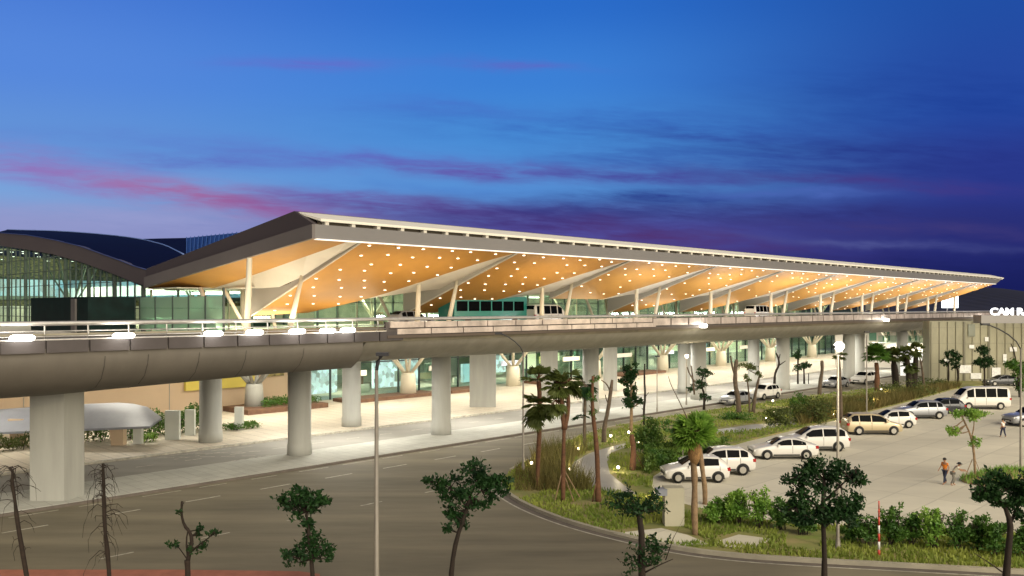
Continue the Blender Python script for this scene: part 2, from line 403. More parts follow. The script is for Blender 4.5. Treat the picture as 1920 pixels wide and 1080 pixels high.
# parapet blocks (near, left) and metal panels (right)
base = MB().stbox(0, 1.9, 44.86, 45.12, 0, .58); first = None
sP = -6.0; panels = []
while sP < 34.5:
    z0 = 8.26; m = MB(); m.stbox(sP+.05, sP+1.95, 44.86, 44.99, z0, z0+.60)
    m.build('parapet_block', M['parapet'], via); sP += 2.0 if random.random() < .8 else 2.0
MB().stbox(-60, 34.6, 45.0, 45.2, 8.452, 8.86).build('parapet_wall', M['parapet'], via)
MB().stbox(-60, 34.6, 44.94, 45.26, 8.865, 8.93).build('coping', M['steel'], via)
MB().stbox(34.6, 240, 45.0, 45.2, 8.452, 9.5).build('parapet_wall', mat('parapet_dark_wall', (.10, .085, .08), .6), via)
MB().stbox(34.6, 240, 44.80, 45.0, 8.42, 8.60).build('shade_strip', mat('shade_brown', (.10, .075, .06), .6), via)  # dark strip painted in for the shadow below the parapet panels
sP = 34.8; k = 0
while sP < 176:
    w = 3.0
    if sP < 64: m = MB(); m.stbox(sP+.05, sP+w-.05, 44.82, 44.985, 9.10, 9.50)
    else: m = MB(); m.stbox(sP+.13, sP+w-.13, 44.82, 44.985, 8.78, 9.42)
    m.build('parapet_panel', M['pale_panel'], via)
    if sP < 64:
        m = MB(); m.stbox(sP+.65, sP+w+.55, 44.84, 44.985, 8.66, 9.02); m.build('parapet_panel', M['pale_panel'], via)
    sP += w; k += 1
rail = MB(); rail.tube([ST(s, 45.1, 9.68) for s in (-60, 0, 30, 60, 120, 240)], .12, 10); rail.build('handrail', M['steel'], via, True)
rail = MB(); rail.tube([ST(s, 45.1, 9.30) for s in (-60, 0, 34.6)], .04, 6); rail.tube([ST(s, 45.05, 9.05) for s in (-60, 0, 34.6)], .035, 6); rail.build('handrail', M['steel'], via, True)
for i in range(24):
    s0 = -10+i*2.0
    if s0 < 36: MB().tube([ST(s0, 45.16, 8.93), ST(s0, 45.0, 9.2), ST(s0, 45.06, 9.5), ST(s0, 45.1, 9.66)], [.06, .045, .04, .04], 6).build('rail_post', M['steel'], via, True)
# back parapet and kerb line lights
MB().stbox(-60, 240, 65.6, 65.9, 8.452, 8.6).build('deck_kerb', M['kerb'], via)
# columns
def rcol(s, t, r, top, name='column'):
    m = MB(); c = ST(s, t, 0); m.lathe([(r*1.06, -.02), (r*1.06, .9), (r, .98), (r, top)], c, 24); return m.build(name, M['colconc'], via, True)
c0 = G(107, 943)+Vector((-.3, .9, 0))
m = MB(); a = .35
b4 = [Vector((c0.x+x, c0.y+y, .1)) for x, y in ((-1.05, -1.1), (.78, -1.1), (1.13, .35), (.6, 1.4), (-1.15, 1.4))]
m.hexa(b4, [p+Vector((0, 0, 6.2)) for p in b4]); m.build('column', M['colconc'], via)
for (px, py, r) in ((572, 858, .8), (838, 819, .78), (1118, 776, .8), (1320, 752, .85), (1478, 733, .8), (1601, 716, .8), (1700, 702, .8)):
    p = G(px, py); s_, t_ = p.dot(U), p.dot(V); rcol(s_, t_+.7, r, 6.9)
for (px, py, r) in ((403, 833, .83), (668, 803, .8), (1292, 738, .75), (1422, 725, .75), (1620, 706, .75), (1742, 694, .8)):
    p = G(px, py); rcol(p.dot(U), p.dot(V)+.7, r, 6.9)
for (px, py, w) in ((905, 766, 2.7), (1030, 748, 1.9), (1145, 735, 1.6)):
    p = G(px, py); s_, t_ = p.dot(U), p.dot(V); m = MB(); m.box(p+Vector((0, .7, 3.4)), (w, 1.4, 6.8)); m.build('column', M['colconc'], via)
# collars
for px, py in ((572, 858), (838, 819), (1118, 776)):
    p = G(px, py); MB().lathe([(.92, 6.55), (.92, 6.66)], ST(p.dot(U), p.dot(V)+.7), 20).build('bearing_pad', M['dark'], via)

# parapet lamps
lamp_lab = ['bright oblong lamp on the parapet edge at the far left of the viaduct', 'bright oblong parapet lamp above the thick left viaduct column', 'oblong parapet lamp above the column beside the white slabs',
 'oblong parapet lamp left of the slanted white column', 'oblong parapet lamp just left of the girder joint', 'oblong parapet lamp just right of the girder joint', 'last oblong parapet lamp before the pale parapet panels begin']
for (px, lab) in zip((40, 230, 398, 475, 555, 612, 650), lamp_lab):
    k_ = (px-960)/F; Y = 44.75/(V.y-U.y*0+(0)-k_*U.y*0+0) if False else 44.75/(k_*V.x+V.y)
    p = Vector((k_*Y, Y, 9.02)); t = thing('parapet_lamp', lab, 'lamp', p, math.atan2(U.y, U.x), 'lamps along the viaduct parapet')
    MB().box((0, 0, .06), (.9, .2, .12)).build('housing', M['steel'], t, local=True)
    MB().tube([(-.56, -.14, 0), (-.5, -.14, 0), (-.4, -.14, 0), (.4, -.14, 0), (.5, -.14, 0), (.56, -.14, 0)], [.03, .10, .15, .15, .10, .03], 10).build('diffuser', M['lampw'], t, True, local=True)
    light('AREA', p+Vector((.3, -.3, .12)), 18, (1, .93, .8), 1.0, p+Vector((-.5, .5, .35)), sizey=.2)
for (px, py, lab) in ((1319, 611, 'bright round lamp hung on the girder above the bare pruned tree'), (1662, 600, 'bright round lamp on the viaduct edge above the round palms'), (1843, 596, 'bright lamp on the viaduct edge left of the lit letters')):
    k_ = (px-960)/F; Y = 44.4/(k_*V.x+V.y); p = at(px, py, Y)
    t = thing('drop_lamp', lab, 'lamp', p, 0, 'lamps hung on the viaduct edge')
    MB().lathe([(.30, -.18), (.42, 0), (.30, .18)], (0, 0, 0), 12).build('globe', M['lampw'], t, True, local=True)
    MB().tube([(0, 0, .15), (-.2, .5, .9)], .05, 6).build('bracket', M['steel'], t, local=True)
    light('POINT', p+Vector((0, -1.2, -.2)), 90, (1, .93, .75), .3)

# ================================================================= CANOPY
TF, P, SF, A0 = 51.0, 16.6, 33.1, 37.1
can = thing('canopy', 'huge folded canopy with orange timber soffits over the drop-off deck', 'canopy', ST(SF, 59, 8.45))
def ph(t): return 15.24-.345*(t-TF)
SE0, SE1 = 197.6, 203.5
# fascia
MB().hexa([ST(SF, TF, 15.24), ST(SE0, TF, 15.24), ST(SE0, TF+.35, 15.24), ST(SF, TF+.35, 15.24)], [ST(SF, TF, 16.23), ST(SE0+4, TF, 16.23), ST(SE0+4, TF+.35, 16.23), ST(SF, TF+.35, 16.23)]).build('fascia', M['fascia'], can)
MB().hexa([ST(SF+.1, TF-.05, 15.16), ST(SE0, TF-.05, 15.16), ST(SE0, TF+.32, 15.16), ST(SF+.1, TF+.32, 15.16)], [ST(SF+.1, TF-.05, 15.235), ST(SE0, TF-.05, 15.235), ST(SE0, TF+.32, 15.235), ST(SF+.1, TF+.32, 15.235)]).build('led_strip', M['led'], can)
MB().stbox(SF+.6, SE1, TF+.55, TF+.7, 16.2, 16.6).build('gutter_slot', mat('gutter_brown', (.12, .10, .075), .7), can)
s0 = SF+.9
while s0 < SE1: MB().stbox(s0, s0+.30, TF+.1, TF+.56, 16.235, 16.466).build('gutter_fin', M['cream'], can); s0 += 2.25
MB().hexa([ST(SF+.5, TF+.05, 16.47), ST(SE1+.3, TF+.05, 16.47), ST(SE1+.3, TF+2.6, 17.20), ST(SF+.1, TF+2.6, 17.20)], [ST(SF+.5, TF+.05, 16.66), ST(SE1+.3, TF+.05, 16.66), ST(SE1+.3, TF+2.6, 17.3), ST(SF+.1, TF+2.6, 17.3)]).build('upper_fascia', M['white'], can)
MB().hexa([ST(SF+.1, TF+2.605, 16.9), ST(SE1, TF+2.605, 16.9), ST(SE1, 79, 13.4), ST(SF+.1, 79, 13.4)], [ST(SF+.1, TF+2.605, 17.34), ST(SE1, TF+2.605, 17.34), ST(SE1, 79, 14.0), ST(SF+.1, 79, 14.0)]).build('roof_slab', M['fasciaside'], can)
# side fascia: lower band, recessed upper band
VT = 78.8
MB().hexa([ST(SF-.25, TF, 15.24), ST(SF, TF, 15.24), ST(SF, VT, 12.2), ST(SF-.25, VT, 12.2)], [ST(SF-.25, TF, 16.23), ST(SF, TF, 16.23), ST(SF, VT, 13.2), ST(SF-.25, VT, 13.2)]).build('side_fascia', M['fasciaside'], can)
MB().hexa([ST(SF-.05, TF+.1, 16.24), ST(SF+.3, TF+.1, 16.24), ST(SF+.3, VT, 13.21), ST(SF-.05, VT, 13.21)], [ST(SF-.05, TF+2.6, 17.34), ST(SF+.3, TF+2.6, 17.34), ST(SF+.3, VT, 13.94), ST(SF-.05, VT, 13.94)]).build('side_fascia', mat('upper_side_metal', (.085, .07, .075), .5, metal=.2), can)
# end closure on the far side
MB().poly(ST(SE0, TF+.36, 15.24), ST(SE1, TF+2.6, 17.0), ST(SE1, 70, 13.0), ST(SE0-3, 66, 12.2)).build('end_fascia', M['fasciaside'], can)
leaf_curve = [(0, 16.0), (5.2, 15.3), (9.1, 11.8), (11.6, 7.6), (13.6, 3.9), (15.3, 1.5), (16.6, 0)]
def chaik(l, n=2):
    for _ in range(n):
        o = [l[0]]
        for a, b in zip(l, l[1:]): o += [(a[0]*.75+b[0]*.25, a[1]*.75+b[1]*.25), (a[0]*.25+b[0]*.75, a[1]*.25+b[1]*.75)]
        l = o+[l[-1]]
    return l
lc = [leaf_curve[0]]+chaik(leaf_curve[1:-1])+[leaf_curve[-1]]
def curve_s(tt):      # s offset of the leaf's right edge at depth tt
    for (a, b), (c, d) in zip(lc, lc[1:]):
        if d <= tt <= b: return a+(c-a)*(b-tt)/max(b-d, 1e-6)
    return 16.6
lamp_proto = None; nl = 0; cl_all = 0
for kbay in range(-1, 10):
    A = A0+P*kbay
    if kbay == -1:
        lft = [ST(SF, TF+(VT-TF)*f_, 15.24-(15.24-12.22)*f_) for f_ in [q/8 for q in range(9)]]
        rg = [ST(s, t, z) for s, t, z in ((36.0, TF, 15.24), (36.1, 54, 14.8), (36.2, 57, 14.38), (36.3, 60, 13.95), (36.4, 63, 13.52), (36.5, 66, 13.1), (36.5, 69, 12.65), (36.5, 72.7, 12.15), (36.0, 76, 12.12))]
        m = MB(); m.grid([lft, rg]); panel = m.build('timber_soffit', M['wood'], can, True)
        # white ruled facet between the first leaf and the first riser
        r1 = [rg[0], rg[2], rg[4], rg[5], rg[7]]
        r2 = [ST(A0-.05, TF, 15.3), ST(A0-.05, TF+4, 14.15), ST(A0-.05, TF+8, 12.85), ST(A0-.05, TF+11.4, 12.1), ST(A0-.05, TF+14, 12.05)]
        MB().grid([r1, r2]).build('white_soffit', M['white'], can)
    else:
        tip = 16.0 if kbay != 2 else 11.2
        last = kbay == 9
        W = P if not last else SE0-A-.4
        edge = [(min(a, W), b) for a, b in lc if b <= tip+.01]
        if kbay == 2: edge = [(0, tip), (curve_s(tip), tip)]+[e_ for e_ in edge if e_[1] < tip-.1]
        poly = [(0, 0)]+edge
        m = MB(); m.poly(*[ST(A+a, TF+b, ph(TF+b)) for a, b in poly]); panel = m.build('timber_soffit', M['wood'], can)
        # riser
        rz = lambda b: max(12.1, ph(TF+b)+.12+.42*min(1, b/10))
        bs = [0, 2, 4, 6, 8, 10, 11.6, 13.5, tip] if tip > 12 else [0, 2, 4, 6, 8, 10, tip]
        MB().grid([[ST(A-.02, TF+b, ph(TF+b)-.02) for b in bs], [ST(A-.02, TF+b, rz(b) if b < tip-.1 or tip < 12 else 12.1) for b in bs]]).build('riser', M['riser'], can)
        MB().tube([ST(A-.05, TF+b, ph(TF+b)-.03) for b in (0.05, tip)], .07, 6).build('edge_trim', M['cream'], can)
        # white facet to the next riser
        if not last:
            ts = [0, 1.5, 3, 4.5, 6, 7.5, 9, 10.5, 11.8]
            m = MB(); m.grid([[ST(A+curve_s(b)-.03, TF+b, ph(TF+b)+.03) for b in ts], [ST(A+P-.03, TF+b, rz(b)) for b in ts]]); m.build('white_soffit', M['white'], can)
    # flat rear soffit
    s0 = max(A, A0) if kbay >= 0 else SF
    if kbay == -1: MB().stbox(SF+.1, A0-.1, 72.8, 79, 12.14, 12.2).build('rear_soffit', M['cream'], can)
    if kbay == -1: MB().stbox(36.6, A0-.1, 66, 72.8, 12.14, 12.2).build('rear_soffit', M['cream'], can)
    if -1 < kbay < 9: MB().stbox(s0+.02, A+P-.05, TF+11.9 if kbay >= 0 else TF+14, 84, 12.1, 12.2).build('rear_soffit', M['cream'], can)
    # downlights
    if kbay >= 0:
        sub = MB(); lim = 3 if kbay < 5 else 99
        for iy, b in enumerate([.7, 2.2, 3.8, 5.5, 7.3, 9.2, 11.2, 13.2, 14.8]):
            n_ = 6
            w = (curve_s(b) if b < 15.9 else 1)
            if b > (16 if kbay != 2 else 11): continue
            n_ = max(1, int(w/2.3))
            for ix in range(n_):
                a = (ix+.5+.25*((iy % 2)-.5)+random.uniform(-.14, .14))*w/n_
                if random.random() < (.07 if kbay < 2 else .25 if kbay < 4 else .45) or (kbay == 9 and a > W-1): continue
                c = ST(A+a, TF+b+random.uniform(-.25, .25), 0); tt = c.dot(V); c.z = ph(tt)-.03
                if cl_all < 100:
                    mm = MB(); mm.lathe([(.10, -.02), (.13, .02)], c, 10); o = mm.build('ceiling_light', M['lampcl'], panel); cl_all += 1
                else: sub.lathe([(.10, -.02), (.13, .02)], c, 8)
        if sub.v: o = sub.build('ceiling_light', M['lampcl'], panel); o['kind'] = 'stuff'
# canopy columns
for kbay in range(-1, 10):
    A = A0+P*kbay
    if kbay >= 0:   # slanted, top on the riser
        m = MB(); m.tube([ST(A-1.1, 59.2, 8.45), ST(A+.0, 59.0, 12.95)], [.24, .16], 10); m.build('canopy_column', M['colcream'], can, True)
    if 0 <= kbay <= 9 or kbay == -1:
        sv = 32.6+P*(kbay+1)
        m = MB(); m.tube([ST(sv-.1, 59.3, 8.45), ST(sv+.1, 59.3, 12.7 if kbay >= 0 else 14.2)], [.27, .2], 10); m.build('canopy_column', M['colcream'], can, True)
    for (b_, t_) in ((1.2, -1.0), (4.1, 3.3)):
        if kbay >= 0: MB().tube([ST(A+b_, 70, 8.45), ST(A+t_, 70, 12.12)], .17, 8).build('canopy_column', M['colcream'], can, True)
MB().tube([at(398, 602, 70), at(376, 541, 72)], .2, 8).build('canopy_column', M['colcream'], can, True)
MB().tube([at(455, 602, 80), at(455, 541, 80)], .22, 8).build('canopy_column', M['colcream'], can, True)
# uplights on the deck washing the soffit
for kbay in range(-1, 10):
    A = A0+P*kbay+8
    if A < 34: A = 36
    light('AREA', ST(A, 52.5, 9.0), (280, 420, 500, 680, 860, 980, 1050, 1050, 1050, 1000, 1000)[kbay+1], ((1., .82, .58) if kbay < 2 else (1., .96, .92)), 9., ST(A, 56, 14), sizey=.5)
    light('AREA', ST(A, 64, 8.8), 170, (1., .82, .55), 8., ST(A, 62, 13.5), sizey=.5)

light('AREA', ST(38, 68, 8.7), 420, (1., .85, .62), 6., ST(38, 70, 13), sizey=5)  # this and the next two: fills added to brighten the first bay
light('AREA', ST(30.5, 60, 8.9), 200, (1., .88, .68), 5., ST(36.6, 63, 13.3), sizey=3)
light('AREA', ST(36, 60, 8.8), 330, (1., .85, .62), 5., ST(37, 62, 13), sizey=4)
# ================================================================= TERMINAL
ter = thing('terminal_building', 'airport terminal with arched dark blue roof and green glass walls', 'terminal', ST(SF, 79, 0))
arc_t = [(275, 506), (250, 499), (225, 489), (200, 480), (150, 462), (100, 450), (50, 441), (0, 437)]
arc_b = [(275, 537), (250, 529), (225, 519), (200, 509), (150, 491), (100, 477), (50, 468), (0, 461)]
T1 = [onS(x, y, SF) for x, y in arc_t]; B1 = [onS(x, y, SF) for x, y in arc_b]
T1 += [ST(SF, 135, 20.3), ST(SF, 150, 19.6), ST(SF, 165, 17.2), ST(SF, 180, 14)]
B1 += [ST(SF, 135, 18.7), ST(SF, 150, 18.0), ST(SF, 165, 15.6), ST(SF, 180, 12.2)]
dU = U*.5
m = MB(); m.grid([B1, T1]); m.grid([T1, [p+dU for p in T1]]); m.grid([[p+dU for p in B1], B1]); m.build('roof_beam', M['beam'], ter, True)
for p in ter.children: pass
MB().tube([p-U*.02+Vector((0, 0, .03)) for p in T1], .05, 5).build('roof_edge_trim', mat('blue_edge', (.05, .07, .2), .4), ter, True)
# blue roof: the surface behind the beam, rising to its own silhouette
sil = [(346, 478, 41), (332, 471, 42.5), (310, 460, 44.5), (270, 449.5, 46), (230, 443.5, 46), (180, 438.5, 46), (130, 434.5, 45), (90, 432.5, 43), (40, 431.5, 41), (0, 430.5, 40)]
S2 = [onS(x, y, s) for x, y, s in sil]+[ST(42, 150, 20.6), ST(42, 165, 18.2), ST(42, 180, 15)]
T2 = smooth_line([p+U*.3 for p in T1], 1)
def resample(l, n):
    d = [0]
    for a, b in zip(l, l[1:]): d.append(d[-1]+(b-a).length)
    out = []
    for i in range(n):
        x = d[-1]*i/(n-1); j = 0
        while j < len(d)-2 and d[j+1] < x: j += 1
        out.append(l[j].lerp(l[j+1], (x-d[j])/max(d[j+1]-d[j], 1e-6)))
    return out
a_, b_ = resample(T2, 28), resample(S2, 28)
MB().grid([a_, [p.lerp(q, .5)+Vector((0, 0, .05)) for p, q in zip(a_, b_)], b_]).build('roof', M['roofblue'], ter, True)
MB().tube([p for p in b_[:20]], .10, 5).build('roof_edge_trim', mat('blue_edge_light', (.16, .24, .5), .4), ter, True)
# second roof strip behind, ribbed
sb = [at(x, y, Y) for x, y, Y in ((262, 448, 118), (300, 447, 116), (350, 446, 114), (400, 441, 108), (450, 436, 102), (515, 430, 96), (600, 424, 92))]
sl_ = [at(x, y, Y) for x, y, Y in ((262, 458, 108), (306, 463, 106), (350, 480, 92), (400, 470, 86), (450, 458, 82), (515, 445, 76), (600, 432, 72))]
MB().grid([sl_[2:], sb[2:]]).build('ribbed_roof', M['roofpanel'], ter)
MB().grid([sl_[:3], sb[:3]]).build('roof', M['roofblue'], ter)
rb = MB()
for i in range(26):
    f_ = i/25; a = resample(sl_[2:], 26)[i]; b = resample(sb[2:], 26)[min(25, i)]; rb.tube([a+Vector((0, 0, .04)), b+Vector((0, 0, .08))], .06, 4)
rb.build('roof_ribs', mat('rib_blue', (.05, .10, .28), .4), ter)
# main big roof over the halls (far side)
MB().grid([[ST(SF+1, 79, 13.6), ST(205, 79, 13.6)], [ST(SF+1, 100, 17.0), ST(205, 100, 15.6)], [ST(SF+1, 124, 19.5), ST(205, 124, 15.6)], [ST(SF+1, 155, 18.5), ST(205, 155, 14)]]).build('roof', M['roofblue'], ter)
# slab / departures floor
MB().stbox(12, 205, 66.05, 160, 7.6, 8.2).build('floor_slab', M['cream'], ter)
# end glass wall under the arch
n = len(B1)
m = MB(); base = [Vector((p.x, p.y, 8.2)) for p in B1]; w_ = [p+U*.3 for p in B1]; m.grid([[p+U*.3 for p in base], w_]); m.build('glass_wall', M['glassdark'], ter)
def b1z(t):
    for a, b in zip(B1, B1[1:]):
        ta, tb = a.dot(V), b.dot(V)
        if ta <= t <= tb: return a.z+(b.z-a.z)*(t-ta)/(tb-ta)
    return 12.
t_ = 80.; i = 0
while t_ < 132:
    thick = (i % 4 == 0); r = .12 if thick else .04
    MB().stbox(SF+.05, SF+(.4 if thick else .2), t_-r, t_+r, 8.2, b1z(t_)).build('mullion', M['mull'], ter)
    t_ += 1.7; i += 1
for z in (9.3, 10.3, 11.3, 12.9, 14.5, 16.1): MB().stbox(SF+.1, SF+.22, 79.5+max(0, z-12)*3, 134, z, z+.06).build('transom', M['mull'], ter)
# hall interior behind it
MB().stbox(34, 100, 150, 151, 8.2, 20).build('hall_wall', M['intgold'], ter)
hc = MB(); hc.grid([[p+U*.6-Vector((0, 0, .3)) for p in B1[:-3]], [p+U*45+Vector((0, 0, .5)) for p in B1[:-3]]]); hc.build('hall_ceiling', M['intgold'], ter)
MB().stbox(35, 95, 149.2, 149.9, 12.2, 14.8).build('lit_mezzanine', M['litcyan'], ter)
MB().stbox(35, 95, 148.9, 149.95, 11.6, 12.15).build('mezzanine_edge', M['intwall'], ter)
MB().stbox(48, 50, 84, 149, 12.0, 13.4).build('lit_mezzanine', M['litcyan'], ter)
MB().stbox(35, 90, 148.5, 149.1, 8.2, 10.6).build('lit_counter', emis('counter_glow', (1., .80, .42), .55, .7, .7), ter)
for s_, t_ in ((37, 114), (39, 108), (36, 104)):
    MB().box(ST(s_, t_, 11.0), (.7, .7, .7)).build('hall_lamp', M['lampcl'], ter)
lg = MB()
for i in range(7):
    for j in range(13):
        t_ = 84+j*5+(i % 2); lg.box(ST(36+i*3.2, t_, b1z(t_)-.6), (.35, .35, .05))
o = lg.build('hall_downlights', M['lampcl'], ter)
def treecol(s, t, z0, h1, z1, R0, spread, mt, parent, n=6, rr=.18):
    c = ST(s, t, 0); m = MB(); m.lathe([(R0*1.15, z0), (R0, z0+h1*.85), (R0*.9, z0+h1)], c, 18); tr = m.build('tree_column', mt, parent, True)
    m = MB()
    for i in range(n):
        a = 2*PI*(i+.5)/n; d = Vector((math.cos(a), math.sin(a), 0))
        m.tube([c+d*R0*.45+Vector((0, 0, z0+h1-.1)), c+d*spread*.56+Vector((0, 0, z0+h1+(z1-z0-h1)*.5)), c+d*spread+Vector((0, 0, z1))], [rr*1.3, rr, rr*.8], 8)
    m.build('branch_arms', mt, tr, True)
for s_, t_ in ((41, 121), (48, 100)): treecol(s_, t_, 8.2, 2.6, 17, .35, 3.6, M['mullgreen'], ter, rr=.10)
for t_ in (92, 112, 132): light('AREA', ST(46, t_, 14.5), 2400, (1., .86, .6), 6, ST(48, t_, 8))
for t_ in (90, 106, 122, 138): light('AREA', ST(44, t_, 9.), 2000, (.95, .92, .72), 6, ST(44, t_, 18))  # upward fills added to brighten the hall ceiling, no fittings there
# dark kiosk, glass screens on deck
MB().stbox(27.5, 31.5, 77.5, 92.5, 8.2, 11.35).build('service_block', M['kiosk'], ter)
MB().stbox(27.3, 27.48, 80, 81, 8.2, 11.2).build('block_door', mat('block_door', (.10, .09, .085), .5), ter)
scr = MB().stbox(SF-.6, SF-.57, 63, 78.9, 8.45, 11.35).build('glass_screen', glass('screen_glass', (.60, .78, .68), .05, gcol=(.6, .85, .75), frost=.5), ter)
for t_ in (63, 66, 69, 72, 75.5, 78.8): MB().stbox(SF-.66, SF-.5, t_-.06, t_+.06, 8.45, 11.4 if t_ > 63 else 12).build('screen_post', M['mull'], ter)
for z in (9.3, 10.35): MB().stbox(SF-.6, SF-.52, 63.1, 78.8, z, z+.05).build('screen_rail', M['glasspale'], ter)
# deck level facade t=80
FT = 80.2
MB().stbox(SF+.6, 200, FT, FT+.05, 8.2, 12.1).build('glass_wall', M['glasspale'], ter)
s0 = SF+1; i = 0
while s0 < 176 and i < 100:
    MB().stbox(s0, s0+.10, FT-.12, FT+.2, 8.2, 12.1).build('mullion', M['mullgreen'] if i % 3 else M['colcream'], ter); s0 += 2.6; i += 1
MB().stbox(SF+.6, 200, FT-.1, FT+.15, 10.9, 11.0).build('transom', M['mullgreen'], ter)
MB().stbox(60, 200, 99, 99.5, 8.2, 14).build('hall_wall', M['intwall'], ter)
MB().stbox(60, 200, 80.5, 99, 12.6, 12.8).build('hall_ceiling', M['cream'], ter)
random.seed(11)
for i in range(30):
    s_ = 42+i*5.2; t_ = random.uniform(83, 96); w = random.uniform(1.2, 3.6); z0 = 8.2+random.choice((0, 0, 1.0, 1.8)); h = random.uniform(.8, 2.2)
    MB().stbox(s_, s_+w, t_, t_+.6, z0, min(12, z0+h)).build('shop_display', M[random.choice(('litwarm', 'litblue', 'intwall', 'mullgreen', 'kiosk', 'litwarm', 'cream', 'tan', 'mull'))], ter)
for i in range(16): MB().stbox(40+i*10, 43.5+i*10, 84, 84.4, 11.75, 11.95).build('strip_light', M['lampcl'], ter)
for i in range(10): light('AREA', ST(46+i*16, 88, 12.0), 2300, (1., .93, .72), 8, ST(46+i*16, 88, 8), sizey=6)
for i in range(8): treecol(62.7+i*17.9, 84, 8.2, 1.2, 12.4, .35, 2.4, M['colcream'], ter, 6, .12)
# ground level: tan wall, planters, V columns, glass front
MB().stbox(-30, 51, 82.8, 83.4, 0, 7.6).build('tan_wall', M['tan'], ter)
MB().stbox(24, 24.06, 82.74, 82.8, 0, 7.6).build('panel_joint', M['riser'], ter); MB().stbox(37, 37.06, 82.74, 82.8, 0, 7.6).build('panel_joint', M['riser'], ter)
MB().stbox(8, 34, 82.5, 82.78, 3.2, 3.9).build('timber_band', M['wood'], ter)
MB().stbox(38.5, 46, 82.35, 82.75, 2.1, 7.0).build('yellow_wall', mat('yellow_wall', (.75, .62, .12), .5), ter)
MB().stbox(47.5, 49.6, 82.5, 82.78, 3.0, 4.6).build('wall_picture', mat('picture_print', (.55, .45, .15), .5, scale=1.5, col2=(.03, .03, .02)), ter)
GT = 80.6
MB().stbox(51, 210, GT, GT+.05, .14, 7.6).build('glass_wall', M['glasspale'], ter)
s0 = 51; i = 0
while s0 < 200 and i < 80:
    MB().stbox(s0, s0+.12, GT-.12, GT+.15, .14, 7.6).build('mullion', M['mull'], ter); s0 += 3.2; i += 1
MB().stbox(51, 210, GT-.12, GT+.14, 4.0, 4.12).build('transom', M['mull'], ter)
MB().stbox(51, 205, GT+.4, 97, 4.2, 7.55).build('bulkhead', mat('green_bulkhead', (.16, .27, .22), .5, var=.25, scale=.3), ter)
MB().stbox(51, 205, 96, 96.6, .14, 4.2).build('lobby_wall', M['intwall'], ter)
MB().stbox(51, 205, 80.7, 96, .15, .17).build('lobby_floor', M['intfloor'], ter)
for (s0, w, z0, h, t_, mt) in ((52.0, 5.5, .5, 3.3, 84, 'litblue'), (58.2, 3.0, .4, 3.4, 90, 'mullgreen'), (62, 7, .7, 3.3, 83, 'litblue'), (71, 4, 1.0, 2.2, 84, 'intwall'), (76.5, 4.5, .5, 2.4, 83, 'litcyan'), (82, 2.2, 1.5, 2.3, 82.6, 'litblue'), (85.2, 4, .6, 3.0, 88, 'intwall'), (90, 8, .3, 3.7, 84, 'greenwall'), (92.5, .9, 2.2, 1.0, 83.5, 'lityellow'), (95.3, 1.3, 2.4, 1.2, 83.5, 'litwarm'), (101, 14, .9, 3.2, 84, 'greenwall'), (118, 14, 2.4, 1.6, 82, 'litwarm'), (121, 7, 1.0, 1.9, 81.5, 'greenwall'), (134, 5, .6, 3.2, 84, 'litcyan'), (141, 9, 1.8, 2.2, 83, 'litwarm'), (152, 8, .3, 3.5, 86, 'cream'), (162, 9, 1.4, 2.5, 84, 'litwarm'), (174, 20, 1.0, 3.0, 84, 'intwall')):
    MB().stbox(s0, s0+w, t_, t_+.4, z0, z0+h).build('shop_display', M[mt], ter)
for i in range(9): treecol((43.3, 62.9, 80.5, 97.6, 115, 133, 151, 169, 187)[i], 77.6, .14, (2.7, 2.7, 2.6, 2.6, 2.6, 2.6, 2.6, 2.6, 2.6)[i], 7.62, .85, 4.6, M['colconc'] if i == 0 else M['colcream'], ter, 6, .15)
random.seed(17)
for i in range(64):
    s_ = random.uniform(52, 175); t_ = random.uniform(81.5, 92); w = random.uniform(.4, 2.2); h = random.uniform(.7, 2.6); z0 = .17 if random.random() < .6 else random.uniform(.8, 2.6)
    MB().stbox(s_, s_+w, t_, t_+.4, z0, min(4.1, z0+h)).build('shop_fitting', M[random.choice(('kiosk', 'planter', 'mull', 'riser', 'white', 'white', 'litwarm', 'intwall', 'cream', 'yellow' if False else 'tan'))], ter)
for i in range(9):
    s_ = 55+i*12.5; MB().stbox(s_, s_+random.uniform(1.5, 4), 79.2, 79.35, 2.7, 3.3).build('shop_sign_panel', M[('litwarm', 'white', 'litblue')[i % 3]], ter)
random.seed(3)
for i in range(14): # ceiling light fittings + the light they give
    s_ = 14+i*13.2
    MB().stbox(s_, s_+2.4, 70, 70.8, 7.5, 7.59).build('strip_light', M['lampw'], ter)
    warm = (1., .93, .78)
    light('AREA', ST(s_+1, 71, 7.4), (800 if i < 2 else 1150), warm, 6., ST(s_+1, 71, 0), sizey=3.)
    if i > 1: light('AREA', ST(s_+6, 86, 4.1), 650, (1., .93, .75), 4., ST(s_+6, 86, 0), sizey=3.)

for i in range(15):
    s_ = 8+i*14.5
    MB().stbox(s_, s_+2.4, 55.6, 56.2, 6.54, 6.62).build('strip_light', M['lampw'], via)  # strip fittings and area fills added beneath the deck to brighten the lane
    light('AREA', ST(s_+1.2, 55.9, 6.5), 1300 if i < 3 else 1250, (1., .95, .84), 5., ST(s_+1.2, 55.9, 0), sizey=3.)
